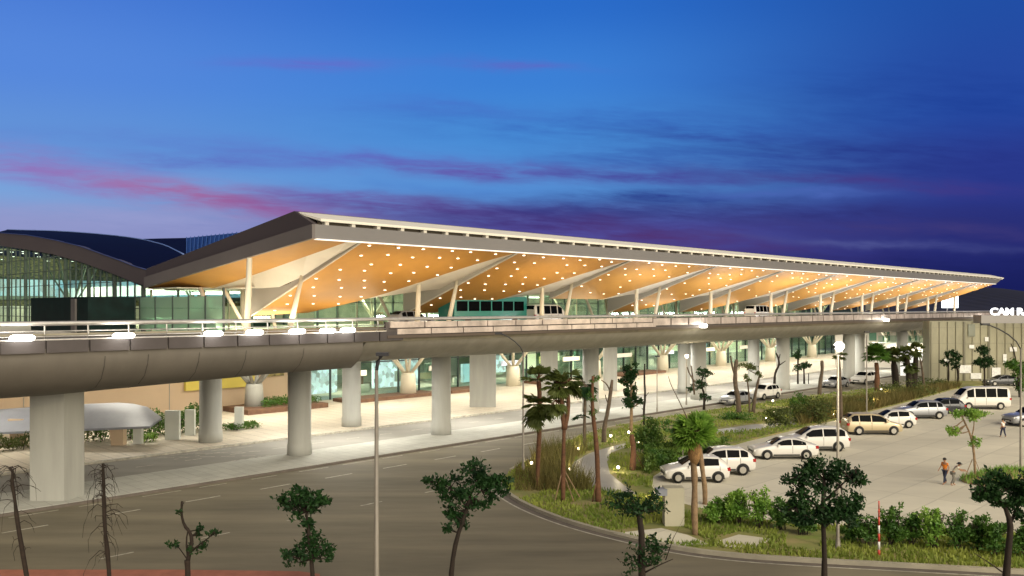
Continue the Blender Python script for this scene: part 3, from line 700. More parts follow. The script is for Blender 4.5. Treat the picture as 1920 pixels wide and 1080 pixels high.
# planters / hedges in the plaza
def leafbox(name, label, cat, s0, s1, t0, t1, z0, z1, n, mt, L=.22, group=None):
    root = thing(name, label, cat, ST((s0+s1)/2, (t0+t1)/2, .14), 0, group)
    m = MB()
    for _ in range(n):
        s_, t_ = random.uniform(s0, s1), random.uniform(t0, t1)
        q = mnoise.noise(Vector((s_*.6, t_*.6, 3)))*.5+.8
        m.leaf(ST(s_, t_, z0+(z1-z0)*q*random.random()**.6), L, .6)
    m.build('foliage', mt, root)
    st = MB()
    for _ in range(int((s1-s0)*2)+3):
        s_, t_ = random.uniform(s0, s1), random.uniform(t0, t1); st.tube([ST(s_, t_, .1), ST(s_+.2, t_, z0+(z1-z0)*.6)], .03, 4)
    st.build('stems', M['bark'], root); return root
leafbox('hedge', 'green hedge under the viaduct behind the white upright slabs', 'hedge', 25, 34.5, 67.5, 69.5, .14, 2.2, 5200, M['leafmid'], .24)
leafbox('hedge', 'dark shrubs under the grey shell roofed shelter', 'hedge', 13, 25, 68.2, 69.5, .14, 1.7, 3200, M['leafolive'], .22)
leafbox('bush', 'low green bush at the foot of the right white slab', 'bush', 34.6, 37.6, 66, 67.6, .14, .7, 900, M['leafmid'], .2)
leafbox('bush', 'bright yellow green bush between shelter and white slabs', 'bush', 26.6, 28.3, 65.3, 66.2, .14, .9, 500, M['leaflight'], .2)
pb = thing('planter', 'raised dark planter with green shrubs round the first branching column', 'planter', ST(46, 77, .14))
MB().stbox(41, 50, 74.6, 79.6, .14, .62).build('planter_wall', M['planter'], pb)
m = MB()
for _ in range(2600): m.leaf(ST(random.uniform(43.2, 49.8), random.uniform(75.4, 79.3), .6+random.random()*.6), .2, .6)
m.build('foliage', M['leafmid'], pb)
for (a, b, lab) in ((53.5, 66, 'low brown planter round the second branching column'), (68, 74.5, 'low brown planter in front of the glass shopfront'), (102, 113, 'long brown planter in front of the green glass wall'), (84, 89.5, 'low brown planter behind the garden palms')):
    o = MB().stbox(a, b, 75.6, 79, .14, .50).build('planter', M['planter']); tag(o, lab, 'planter')
for (px, py, hh, w, lab) in ((322, 828, 2.4, 1.1, 'widest white upright slab standing by the hedge'), (355, 820, 2.2, .75, 'narrower white slab second in the row by the hedge'), (447, 809, 2.05, .7, 'white upright slab right of the round viaduct column'), (257, 836, 1.4, .65, 'short white slab right of the shelter pillar')):
    p = G(px, py); o = MB().box(p+Vector((0, .2, hh/2)), (w, .35, hh)).build('white_slab', mat('white_slab', (.62, .64, .60), .6, var=.05, scale=1)); tag(o, lab, 'slab', 'white slabs by the hedge')
# shell roofed shelters
def shelter(x0, x1, ytip, label, Y, pil):
    c = at((x0+x1)/2, 840, Y); c.z = .14
    root = thing('shelter', label, 'shelter', c)
    rows = []
    for i in range(15):
        f_ = i/14; px = x0+(x1-x0)*f_; X = (px-960)*Y/F; q = 1-((f_-.76)/.24)**2 if f_ > .76 else 1-.35*((.76-f_)/.76)**2
        ys = ytip+16-16*f_; zf = H-(ys-HOR)*(Y-1.6)/F
        rows.append([Vector((X-.15*j, Y-1.6+j*.9, zf+(1.3*max(0, q)**.6)*min(1, j/3.)+.04*j)) for j in range(5)])
    m = MB(); m.grid(rows); m.grid([[p-Vector((0, 0, .16)) for p in r] for r in rows])
    m.grid([[r[0] for r in rows], [r[0]-Vector((0, 0, .16)) for r in rows]])
    m.build('shell_roof', M['shell'], root, True)
    for px in pil:
        p = at(px, 0, Y); m = MB(); b = [Vector((p.x+dx, Y+dy, .13)) for dx, dy in ((-.45, -.3), (.45, -.3), (.45, .3), (-.45, .3))]
        m.hexa(b, [Vector((q.x*1-.25 if q.x < p.x else q.x, q.y, 2.1)) for q in b]); m.build('pillar', M['tan'], root)
shelter(-90, 298, 799, 'low wide shelter with a pale grey curved roof behind the thick column', 64, (-40, 36, 223))

# right-hand stair building
rbd = thing('glass_building', 'tan panelled glass building under the far right end of the viaduct', 'building', G(1743, 716))
Xa, Ya = G(1743, 716).x, G(1743, 716).y
MB().box(((Xa+Xa+34)/2, Ya+1, 4.25), (34, 2, 8.5)).build('wall', M['tanglass'], rbd)
for i in range(15):
    x = Xa+.2+i*1.15; w = .28 if i in (4, 7) else .07
    MB().box((x, Ya-.06, 4.2), (w, .12, 8.4)).build('mullion', mat('olive_mullion', (.14, .13, .09), .5) if w > .1 else mat('olive_mullion_thin', (.24, .225, .16), .5), rbd)
for z in (2.6, 5.4, 7.6): MB().box((Xa+12.5, Ya-.045, z), (25, .07, .06)).build('transom', mat('olive_mullion_thin', (.24, .225, .16), .5), rbd)
MB().box((G(1821, 716).x, Ya-.1, 7.2), (.95, .1, 1.7)).build('window', mat('grey_window', (.16, .17, .13), .3), rbd)
for (px, py, w, h) in ((1850, 636, .5, .6), (1822, 650, .7, .5), (1810, 692, 1.6, 1.1), (1775, 676, .7, .5), (1884, 672, .5, 1.2), (1868, 700, 1.2, 1.6), (1900, 655, 1.0, .6), (1830, 705, 1.5, .8)):
    p = at(px, py, Ya-.11); MB().box(p, (w, .05, h)).build('lit_pane', emis('pane_glow', (1., .88, .6), .26, .8, 5), rbd)
light('AREA', (Xa+6, Ya-6, 7.6), 200, (1, .92, .68), 8, (Xa+8, Ya, 2), sizey=1)
ab = thing('white_archway', 'bright white arched portal left of the tan panelled building', 'archway', at(1722, 716, 128))
pa = [(1688, 655), (1700, 657), (1720, 660), (1735, 664), (1742, 675), (1742, 712), (1688, 712)]
m = MB(); m.poly(*[at(x, y, 130) for x, y in pa]); m.build('lit_wall', emis('portal_glow', (1., .97, .9), .9), ab)
m = MB(); m.poly(*[at(x, y, 129.5) for x, y in ((1700, 712), (1705, 690), (1722, 675), (1741, 680), (1741, 712))]); m.build('portal_panel', M['cream'], ab)
gb = thing('glazed_balcony', 'curved glass balcony with cream branching columns left of the tan building', 'balcony', at(1690, 700, 138))
xa, xb = at(1636, 0, 138).x, at(1760, 0, 138).x
bp_ = [(xa+(xb-xa)*i/10, 136+2.2*math.cos((i/10-.3)*2.2)-2) for i in range(11)]
m = MB(); m.grid([[(x, y, 3.3) for x, y in bp_], [(x, y, 4.7) for x, y in bp_]]); m.grid([[(x, y, 4.7) for x, y in bp_], [(x, y+3, 4.7) for x, y in bp_]]); m.build('balcony_slab', M['cream'], gb, True)
m = MB(); m.grid([[(x, y+.1, 4.71) for x, y in bp_], [(x, y+.1, 5.9) for x, y in bp_]]); m.build('glass_rail', M['glassgreen'], gb)
MB().box(((xa+xb)/2, 146, 3.9), (xb-xa+6, .4, 7.6)).build('back_wall', M['cream'], gb)
for i in range(5): MB().box((xa+1+i*2.3, 145.7, 5.8), (1.2, .1, 2.2)).build('window', M['greenwall'], gb)
for px in (1662, 1712, 1728):
    c = at(px, 0, 140); m = MB(); m.tube([(c.x, c.y, 4.7), (c.x, c.y, 5.4)], .3, 8)
    for dx, dy in ((-1.1, 0), (1.1, 0), (-.4, .8), (.4, .8)): m.tube([(c.x, c.y, 5.3), (c.x+dx*.7, c.y+dy, 6.4), (c.x+dx, c.y+dy, 7.7)], .17, 6)
    m.build('branching_column', M['colcream'], gb, True)
light('AREA', ((xa+xb)/2, 140, 7.5), 1400, (1, .93, .76), 7, ((xa+xb)/2, 142, 3), sizey=3)
light('AREA', ((xa+xb)/2, 134, 3.2), 700, (1, .93, .76), 7, ((xa+xb)/2, 138, 0), sizey=3)
# deck-edge band on the right and letters on it
band = thing('edge_beam', 'plain grey beam carrying the lit white letters', 'beam', at(1840, 606, 112))
MB().box((at(1840, 0, 112).x+17, 113, 8.85), (34, 2, 1.05)).build('beam_face', M['fascia'], band)
cu = bpy.data.curves.new('letters', 'FONT'); cu.body = 'CAM RANH'; cu.size = 1.3; cu.extrude = .08; cu.offset = .03; cu.space_character = .95
tmp = bpy.data.objects.new('tmp', cu); COL.objects.link(tmp); bpy.context.view_layer.update()
me = bpy.data.meshes.new_from_object(tmp.evaluated_get(bpy.context.evaluated_depsgraph_get())); bpy.data.objects.remove(tmp)
me.materials.clear(); me.materials.append(M['signw']); lo = bpy.data.objects.new('letter_sign', me); COL.objects.link(lo)
lo.location = (at(1858, 0, 112).x, 112.2, 9.42); lo.rotation_euler = (R(90), 0, 0); lo.scale = (1.15, 1, 1)
tag(lo, 'row of glowing white capital letters on the grey beam at the right edge', 'sign')
bb = thing('billboard', 'glowing blank white billboard beyond the end of the canopy', 'billboard', at(1781, 590, 190))
MB().box(at(1781, 563, 190), (3.6, .3, 3.4)).build('screen', emis('billboard_white', (.85, .93, 1.), 2.5), bb)
MB().tube([at(1776, 590, 190.3), at(1776, 578, 190.3)], .12, 6).build('leg', M['steel'], bb); MB().tube([at(1790, 590, 190.3), at(1790, 578, 190.3)], .12, 6).build('leg', M['steel'], bb)

# ================================================================= VEHICLES
def interp(tab, x):
    for a, b in zip(tab, tab[1:]):
        if b[0] <= x <= a[0]:
            f_ = (a[0]-x)/(a[0]-b[0]); return [a[i]+(b[i]-a[i])*f_ for i in range(6)]
    return list(tab[0] if x > tab[0][0] else tab[-1])
CARS = dict(
 sedan=([(2.25, .62, .36, .60, .63, .55), (2.16, .80, .25, .72, .75, .68), (1.6, .87, .22, .84, .88, .76), (1.0, .88, .22, .93, .98, .78), (.3, .88, .22, .95, 1.36, .62), (-.1, .88, .22, .95, 1.44, .60), (-.7, .88, .22, .96, 1.43, .60), (-1.2, .88, .22, .97, 1.29, .60), (-1.75, .87, .22, .98, 1.06, .70), (-2.12, .84, .25, .96, 1.0, .70), (-2.25, .72, .36, .84, .87, .6)], (.95, .25), (-1.75, -1.05), [(.62, -.35), (-.43, -1.35)], 1.38, -1.33),
 hatch=([(1.95, .62, .36, .62, .66, .55), (1.86, .78, .25, .76, .80, .66), (1.35, .84, .22, .88, .93, .74), (.95, .85, .22, .94, 1.02, .74), (.2, .85, .22, .96, 1.46, .60), (-.5, .85, .22, .98, 1.53, .60), (-1.3, .85, .22, 1.0, 1.48, .58), (-1.7, .83, .24, 1.0, 1.22, .62), (-1.88, .8, .28, .92, .98, .66), (-1.95, .70, .38, .75, .78, .6)], (.9, .15), (-1.72, -1.38), [(.55, -.3), (-.38, -1.28)], 1.2, -1.2),
 suv=([(2.25, .68, .42, .74, .78, .6), (2.16, .84, .30, .88, .92, .72), (1.5, .90, .27, 1.0, 1.05, .78), (1.0, .91, .27, 1.05, 1.12, .78), (.35, .91, .27, 1.07, 1.58, .66), (-.3, .91, .27, 1.08, 1.67, .66), (-1.5, .91, .27, 1.10, 1.64, .64), (-1.95, .89, .3, 1.12, 1.38, .66), (-2.15, .86, .33, 1.05, 1.12, .72), (-2.25, .76, .42, .8, .84, .66)], (.95, .3), (-2.0, -1.6), [(.65, -.35), (-.43, -1.2), (-1.28, -1.75)], 1.4, -1.38),
 mpv=([(2.3, .66, .38, .70, .74, .6), (2.2, .83, .27, .84, .88, .72), (1.6, .89, .24, .98, 1.04, .78), (1.25, .90, .24, 1.02, 1.14, .76), (.45, .90, .24, 1.04, 1.64, .66), (-.3, .90, .24, 1.05, 1.73, .66), (-1.7, .90, .24, 1.08, 1.70, .64), (-2.1, .88, .27, 1.08, 1.45, .66), (-2.25, .85, .3, 1.0, 1.1, .72), (-2.3, .76, .42, .8, .84, .66)], (1.2, .4), (-2.12, -1.8), [(.9, -.3), (-.38, -1.3), (-1.38, -1.95)], 1.45, -1.4),
 van=([(2.7, .76, .42, .9, .95, .7), (2.62, .88, .32, 1.05, 1.15, .8), (2.3, .93, .28, 1.15, 1.45, .8), (1.7, .94, .28, 1.18, 2.05, .76), (1.1, .94, .28, 1.2, 2.26, .74), (-1.5, .94, .28, 1.2, 2.28, .76), (-2.45, .94, .28, 1.2, 2.22, .76), (-2.65, .92, .32, 1.2, 1.9, .78), (-2.7, .86, .42, 1.0, 1.1, .8)], (2.32, 1.65), (-2.66, -2.5), [(1.75, 1.05), (.9, -.1), (-.2, -1.2), (-1.3, -2.35)], 1.65, -1.6),
)
def car(kind, label, loc, head, paint, group=None, name='parked_car', cat='car'):
    tab, ws, rw, wins, wf, wr_ = CARS[kind]
    c = thing(name, label, cat, loc, head, group)
    xs = sorted({r[0] for r in tab}|{(a[0]+b[0])/2 for a, b in zip(tab, tab[1:])}, reverse=True)
    m = MB(); rows = []
    for x in xs:
        _, hw, zb, zt, zr, wr = interp(tab, x)
        half = [(hw*.90, zb), (hw*.985, zb+.10), (hw, zb+(zt-zb)*.45), (hw*.99, zb+(zt-zb)*.8), (hw*.955, zt), (wr+(hw*.955-wr)*.18, zr-.07 if zr-zt > .15 else zt+(zr-zt)*.5), (wr*.82, zr)]
        rows.append([Vector((x, -a, b)) for a, b in half]+[Vector((x, a, b)) for a, b in reversed(half)])
    m.grid([r+[r[0]] for r in rows]); m.poly(*rows[0]); m.poly(*reversed(rows[-1]))
    m.build('body', paint, c, True, local=True)
    for sd in (-1, 1):
        for (x0, x1) in wins:
            m = MB(); lo_, hi_ = [], []
            for i in range(6):
                x = x0+(x1-x0)*i/5; _, hw, zb, zt, zr, wr = interp(tab, x)
                A_ = Vector((x, sd*(hw*.955), zt)); B_ = Vector((x, sd*(wr+(hw*.955-wr)*.18), zr-.07 if zr-zt > .15 else zt+(zr-zt)*.5)); o = Vector((0, sd*.014, .006))
                lo_.append(A_.lerp(B_, .06)+o); hi_.append(A_.lerp(B_, .93)+o)
            m.grid([lo_, hi_]); m.build('side_window', M['carglass'], c, local=True)
    for nm, (x0, x1) in (('windscreen', ws), ('rear_window', rw)):
        m = MB(); rws = []
        for i in range(5):
            x = x0+(x1-x0)*i/4; _, hw, zb, zt, zr, wr = interp(tab, x); o = .02*(1 if nm == 'windscreen' else -1)
            rws.append([Vector((x+o, wr*.86*j, zr+.018-(.02 if abs(j) == 1 else 0))) for j in (-1, -.5, 0, .5, 1)])
        m.grid(rws); m.build(nm, M['carglass'], c, True, local=True)
    rr = .32 if kind in ('sedan', 'hatch') else .35
    for xw in (wf, wr_):
        hw = interp(tab, xw)[1]
        for sd in (-1, 1):
            m = MB(); ctr = Vector((xw, sd*(hw+.006), rr)); pts_ = [ctr+Vector((math.cos(R(a))*(rr+.07), 0, math.sin(R(a))*(rr+.07))) for a in range(-14, 195, 16)]
            m.poly(*pts_); m.build('wheel_arch', M['trim'], c, local=True)
            w = MB(); w.tube([(xw, sd*(hw-.18), rr), (xw, sd*(hw+.02), rr)], rr, 18); wo = w.build('wheel', M['tyre'], c, True, local=True)
            q = MB(); q.tube([(xw, sd*(hw-.02), rr), (xw, sd*(hw+.032), rr)], [rr*.66, rr*.6], 14); q.build('rim', M['rim'], wo, local=True)
    x0 = tab[1][0]; hw, zt = tab[1][1], tab[1][3]
    for sd in (-1, 1):
        MB().box((x0-.02, sd*(hw-.16), zt-.10), (.22, .30, .14)).build('headlight', M['headl'], c, local=True)
        xr = tab[-2][0]; MB().box((xr+.02, sd*(tab[-2][1]-.10), tab[-2][3]-.12), (.2, .22, .2)).build('tail_light', M['taill'], c, local=True)
        xm = wins[0][0]; MB().box((xm-.02, sd*(interp(tab, xm)[1]+.07), interp(tab, xm)[3]+.05), (.14, .2, .12)).build('side_mirror', paint, c, local=True)
    MB().box((tab[0][0]-.02, 0, .5), (.08, .9, .16)).build('grille', M['trim'], c, local=True)
    MB().box((tab[0][0]+.03, 0, .42), (.02, .5, .12)).build('number_plate', M['whitep'], c, local=True)
    MB().box((tab[-1][0]-.012, 0, .62), (.02, .5, .12)).build('number_plate', M['whitep'], c, local=True)
    for sd in (-1, 1):
        MB().box(((wf+wr_)/2, sd*(interp(tab, 0)[1]-.01), interp(tab, 0)[2]+.10), (wf-wr_-.9, .05, .10)).build('sill', M['trim'], c, local=True)
        for xd in [w_[1]-.04 for w_ in wins[:2]]:
            hw = interp(tab, xd)[1]; zb_, zt_ = interp(tab, xd)[2:4]
            MB().box((xd, sd*(hw-.004), (zb_+.2+zt_)/2), (.018, .02, zt_-zb_-.22)).build('door_seam', M['trim'], c, local=True)
    MB().box((0, 0, .3), (tab[0][0]*1.7, 1.5, .18)).build('underbody', M['trim'], c, local=True)
    return c
def carpos(px, py, z=.012):      # px = centre of the near side, py = tyre line
    p = G(px, py, z); return p+Vector((0, .85, 0))
L = PI; lot = 'cars parked in the lot'
car('hatch', 'white hatchback nearest the gate post, nose to the garden', carpos(1308, 906), L+.05, M['paintw'], lot)
car('suv', 'white crossover just behind the nearest white hatchback', carpos(1350, 892), L+.05, M['paintw'], lot)
car('sedan', 'white sedan with dark windows in front of the white people carrier', carpos(1475, 862), L+.03, M['paintw'], lot)
car('mpv', 'white people carrier crossed by the lamp post', carpos(1535, 847), L+.02, M['paintw'], lot)
car('mpv', 'champagne gold people carrier facing right', carpos(1642, 816), .02, M['paintgold'], lot)
car('hatch', 'white hatchback half hidden by the gold people carrier', carpos(1678, 803), L+.02, M['paintw'], lot)
car('suv', 'silver grey estate car facing the garden beside the gold carrier', carpos(1733, 786), L+.02, M['paintsilver'], lot)
car('hatch', 'dark car wedged between silver estate and white minibus', carpos(1775, 777), L+.02, M['paintdark'], lot)
car('van', 'white minibus with a row of dark windows', carpos(1846, 768), L+.0, M['paintw'], lot, 'minibus', 'minibus')
car('sedan', 'dark sedan behind the white minibus near the glass building', carpos(1885, 724), L, M['paintdark'], lot)
car('suv', 'silver car cut by the right edge of the photo below the minibus', carpos(1945, 800), L+.1, M['paintsilver'], lot)
lane = 'cars stopped under the viaduct'
car('sedan', 'pale silver sedan under the viaduct behind the bare pruned tree', carpos(1385, 759), 0.72+L, M['paintsilver'], lane)
car('suv', 'pale car under the viaduct left of the bent dead tree', carpos(1437, 749), .72+L, M['paintw'], lane)
car('sedan', 'grey sedan under the viaduct beside the lit street lamp', carpos(1572, 727), .72+L, M['paintsilver'], lane)
car('suv', 'white car under the viaduct left of the round palm', carpos(1625, 720), .72+L, M['paintw'], lane)
deck = 'vehicles on the upper deck'; hU = math.atan2(U.y, U.x)
car('van', 'white van on the upper deck right of the teal coach', ST(70, 62.5, 8.46), hU, M['paintw'], deck, 'van', 'van')
car('suv', 'dark car on the upper deck seen under the first timber soffit', ST(51.5, 63, 8.46), hU, M['paintsilver'], deck)
car('van', 'pale van far along the upper deck near the building end', ST(118, 62.5, 8.46), hU, M['paintw'], deck, 'van', 'van')
co = thing('coach', 'teal coach parked on the upper deck behind the canopy columns', 'coach', ST(62, 64, 8.455), hU, deck)
MB().box((0, 0, 1.75), (10.5, 2.4, 2.7)).build('body', M['paintteal'], co, local=True)
for i in range(6): MB().box((-4.2+i*1.65, -1.21, 2.1), (1.45, .04, 1.0)).build('side_window', M['carglass'], co, local=True)
MB().box((0, 0, 3.12), (10.2, 2.2, .1)).build('roof_panel', M['paintw'], co, local=True)
for x in (-3.4, 3.4):
    for sd in (-1.1, 1.1): MB().tube([(x, sd-.15, .45), (x, sd+.15, .45)], .45, 16).build('wheel', M['tyre'], co, local=True)

# ================================================================= STREET LAMPS
def mast(label, px, py, topy, arm=None, Y=None, lit=False, dark=False, r=.09, group='street lamp posts'):
    Y = Y or F*H/(py-HOR); X = (px-960)*Y/F; zt = H-(topy-HOR)*Y/F
    t = thing('street_lamp', label, 'street lamp', (X, Y, 0), 0, group)
    MB().lathe([(r*2.4, 0), (r*2.4, .06), (r*1.5, .08), (r*1.4, .5), (r, .6), (r*.62, zt*.96)], (0, 0, 0), 10).build('pole', M['pole'], t, True, local=True)
    if arm:
        ax, ay = arm; L_ = (ax-px)*Y/F; za = H-(ay-HOR)*Y/F
        pts_ = [Vector((0, 0, zt*.95))]+[Vector((L_*math.sin(f_*PI/2)**1.0*(f_**.6), 0, zt*.95+(za-zt*.95)*math.sin(f_*PI/2))) for f_ in (.2, .4, .6, .8, 1)]
        MB().tube(pts_, .04 if not dark else .07, 6).build('arm', M['poledark'], t, True, local=True)
        hx, hz = L_, za
    else: hx, hz = 0, zt
    m = MB(); m.box((hx, -.1, hz), (.46, .26, .12)); m.build('lamp_head', M['poledark'], t, local=True)
    if lit:
        m = MB(); m.lathe([(.08, -.18), (.19, -.05), (.21, .10), (.10, .2)], (hx, -.15, hz), 12); m.build('lamp_glass', lit, t, True, local=True)
    return t
mast('street lamp with unlit black head standing in the road left of centre', 706, 1130, 672, (718, 664), Y=31.5, dark=True, r=.10)
mast('slim street lamp with long thin arm beside the palms', 981, 886, 650, (935, 625), r=.07)
mast('street lamp with blazing lamp at its top among the parked cars', 1571, 1034, 650, lit=M['lampw'], r=.075)
mast('thin lamp post rising beside the round palm', 1625, 782, 622, r=.07)
mast('street lamp with long curved arm at the right edge', 1914, 902, 642, (1845, 608), r=.075)
mast('thin dark post on the kerb between topiary tree and lit lantern', 1232, 775, 668, r=.06)
mast('slim post with square warm lantern under the viaduct', 1287, 762, 668, lit=M['lampwarm'], r=.07)
pl_ = at(1571, 640, 36.5); light('POINT', pl_+Vector((1.2, -1.2, .3)), 900, (1, .88, .62), .3)
light('POINT', at(1287, 668, 89)+Vector((0, -.5, 0)), 250, (1, .85, .55), .3)
# lot lamps off to the right and behind, same kind of post
for i, (X, Y, pw, lab) in enumerate(((52, 48, 8500, 'lit street lamp out of frame right of the parking lot'), (26, 22, 2600, 'lit street lamp out of frame near the right corner'), (-22, 24, 1800, 'lit street lamp out of frame near the left corner'), (74, 78, 9500, 'lit street lamp out of frame beyond the minibus'))):
    t = thing('street_lamp', lab, 'street lamp', (X, Y, 0), 0, 'street lamp posts')
    MB().lathe([(.2, 0), (.1, .6), (.07, 11)], (0, 0, 0), 8).build('pole', M['pole'], t, local=True)
    MB().lathe([(.1, 10.9), (.26, 11.05), (.12, 11.3)], (0, 0, 0), 10).build('lamp_glass', M['lampw'], t, local=True)
    light('POINT', (X-.6, Y-.6, 10.9), pw, (1, .84, .52), .4)
# garden lamps
gl = [(997, 869, 'bead lamp in the grass by the slim street lamp'), (1085, 842, 'garden lamp on the road side of the path beside the third palm'), (1067, 881, 'garden lamp at the left bend of the grey path'), (1145, 818, 'garden lamp by the bare forked tree'), (1179, 811, 'garden lamp at the foot of the topiary tree'), (1196, 829, 'garden lamp in front of the dark hedge'), (1159, 877, 'bright garden lamp in the grass right of the grey path'), (1449, 752, 'pinkish garden lamp by the bent dead tree'), (1452, 773, 'small garden lamp above the back garden path'), (1437, 785, 'garden lamp on the edge of the back garden path'), (1561, 760, 'garden lamp left of the thin lamp post'), (1563, 777, 'garden lamp at the foot of the round green bush'), (1652, 730, 'garden lamp right below the round palm'), (1660, 739, 'brightest garden lamp below the two round palms'), (1637, 755, 'garden lamp in the reddish grass by the gold carrier'), (1226, 925, 'garden lamp beside the gate post')]
for px, py, lab in gl:
    Y = F*H/(py+11-HOR); p = at(px, py, Y); hz = max(.3, p.z)
    t = thing('garden_lamp', lab, 'garden lamp', (p.x, p.y, .12), 0, 'small garden lamps')
    MB().tube([(0, 0, 0), (0, 0, hz-.2)], .035, 6).build('stake', M['poledark'], t, local=True)
    MB().lathe([(.04, hz-.18), (.095, hz-.13), (.10, hz-.05), (.04, hz)], (0, 0, 0), 10).build('lamp_globe', M['lampwarm'], t, True, local=True)
    light('POINT', (p.x, p.y-.15, .12+hz+.25), 38, (1., .82, .48), .1)

# ================================================================= TREES
def leaves(mb, c, rx, ry, rz, n, L, up=.3, W=.5, clump=7):
    cl = []
    for _ in range(clump):
        while True:
            q = Vector((random.uniform(-1, 1), random.uniform(-1, 1), random.uniform(-1, 1)))
            if .25 < q.length < 1: break
        cl.append(q)
    for _ in range(n):
        q = random.choice(cl)*1.12+Vector((random.gauss(0, .19), random.gauss(0, .19), random.gauss(0, .19)))
        mb.leaf(c+Vector((q.x*rx, q.y*ry, q.z*rz)), L, up, W)
    return [c+Vector((q.x*rx, q.y*ry, q.z*rz)) for q in cl]
def tree(name, label, base, trunks, crowns, lm='leafdark', bk='bark', L=.13, Y=None, cat='tree', group=None, twig=.018, W=.55, up=.3):
    bx, by = base; Y = Y or F*H/(by-HOR); X0 = (bx-960)*Y/F; sc = Y/F
    t = thing(name, label, cat, (X0, Y, 0), 0, group)
    loc = lambda px, py, dy=0: Vector(((px-960)*sc-X0, dy, H-(py-HOR)*sc))
    mt = MB(); tips = []
    for k, (pts_, r0, r1) in enumerate(trunks):
        P_ = []; dy = random.uniform(-.25, .25)*(k > 0)
        for i, (x, y) in enumerate(pts_):
            f_ = i/max(1, len(pts_)-1); q = loc(x, y, dy*f_)
            if k == 0 and i == 0: q.z = -.02
            P_.append(q)
        if len(P_) > 2: P_ = [P_[0]]+smooth_line(P_, 1)[1:-1]+[P_[-1]]
        n = len(P_); mt.tube(P_, [(r0+(r1-r0)*i/(n-1))*random.uniform(.9, 1.12) for i in range(n)], 8); tips += P_[n//3:]
    ml = MB()
    for (x, y, rx, ry, n) in crowns:
        c = loc(x, y, random.uniform(-.1, .1)); cl = leaves(ml, c, rx*sc, rx*sc*.85, ry*sc, int(n*(1.9 if Y > 40 else 1.25)), L, up, W, 6+n//50)
        for q in cl:
            a = min(tips, key=lambda p: (p-q).length); mid = a.lerp(q, .5)+Vector((0, 0, -.08*(q-a).length)); mt.tube([a, mid, q], [twig*1.6, twig, twig*.5], 4, False)
    mt.build('trunk', M[bk], t, True, local=True)
    if ml.v: ml.build('crown', M[lm], t, local=True)
    return t
def bytree(Y): return HOR+F*H/Y
# --- foreground row (roots below the frame)
def twigs(base, Y, spine, label, n, seedv, r=.085):
    random.seed(seedv); X0 = (base-960)*Y/F; sc = Y/F
    t = thing('bare_tree', label, 'tree', (X0, Y, 0))
    loc = lambda px, py, dy=0: Vector(((px-960)*sc-X0, dy, H-(py-HOR)*sc))
    m = MB(); P_ = [loc(x, y) for x, y in spine]; P_[0].z = 0
    P_ = [P_[0]]+smooth_line(P_, 1)[1:]; k = len(P_); m.tube(P_, [(r*(1-.5*i/k))*random.uniform(.85, 1.2) for i in range(k)], 8)
    for i in range(n):
        f_ = random.uniform(.25, .97); j = int(f_*(k-1)); a = P_[j].lerp(P_[min(j+1, k-1)], random.random())
        an = random.uniform(0, 2*PI); d = Vector((math.cos(an), math.sin(an)*.7, 0)); ln_ = random.uniform(.35, 1.0)
        dr = random.choice((.15, .5, .9, 1.2)); jt = lambda: Vector((random.uniform(-.06, .06), random.uniform(-.06, .06), random.uniform(-.05, .05)))
        pts_ = [a, a+d*ln_*.3+Vector((0, 0, .12*ln_))+jt(), a+d*ln_*.62+Vector((0, 0, (.1-.25*dr)*ln_))+jt(), a+d*ln_*.8+Vector((0, 0, -.55*dr*ln_))+jt(), a+d*ln_*.9+Vector((.03, 0, -1.05*dr*ln_))+jt()]
        m.tube(pts_, [.018, .013, .010, .008, .005], 4, False)
        if random.random() < .7:
            b = pts_[2]; e = Vector((random.uniform(-.3, .3), random.uniform(-.2, .2), random.uniform(-.4, .15))); m.tube([b, b+e*.6+Vector((0, 0, .05)), b+e], [.009, .007, .004], 4, False)
    m.build('trunk', M['bark'], t, True, local=True); return t
twigs(55, 31, [(56, 1116), (45, 1050), (32, 975), (27, 930), (22, 905), (25, 888), (18, 876)], 'bare leaning tree with drooping twigs at the far left edge', 26, 5, .08)
tw = twigs(205, 31, [(207, 1116), (203, 1050), (196, 985), (195, 930), (194, 900), (193, 869)], 'bare straight tree with long drooping twigs left of the pruned tree', 46, 9, .09)
random.seed(21)
tree('pruned_tree', 'knobbly pruned tree with a few leaf tufts, third from the left in front', (353, 1116), [([(353, 1116), (352, 1070), (351, 1050)], .11, .10), ([(352, 1052), (360, 1020), (358, 1000), (345, 985), (340, 965), (341, 940)], .085, .035), ([(352, 1050), (347, 1015), (350, 992)], .04, .02), ([(338, 955), (345, 945), (346, 940)], .02, .012), ([(356, 1035), (375, 1020), (392, 1008), (404, 994)], .03, .012), ([(352, 1050), (335, 1030), (322, 1020)], .025, .012)],
     [(398, 1000, 9, 7, 60), (326, 1022, 8, 6, 45), (370, 1000, 7, 12, 60), (385, 1020, 8, 8, 50), (360, 1030, 14, 8, 50), (338, 960, 4, 6, 20)], Y=31, L=.15)
tree('topiary_tree', 'leafy tree with a round top tuft and a lower leaf cluster, fourth in front', (586, 1116), [([(588, 1116), (585, 1060), (580, 1010), (574, 960)], .09, .05)],
     [(570, 943, 40, 22, 620), (545, 940, 22, 16, 180), (600, 945, 22, 14, 200), (577, 985, 14, 12, 120), (560, 1045, 26, 22, 330), (603, 1030, 20, 24, 320), (580, 1000, 10, 22, 130)], Y=31, L=.17)
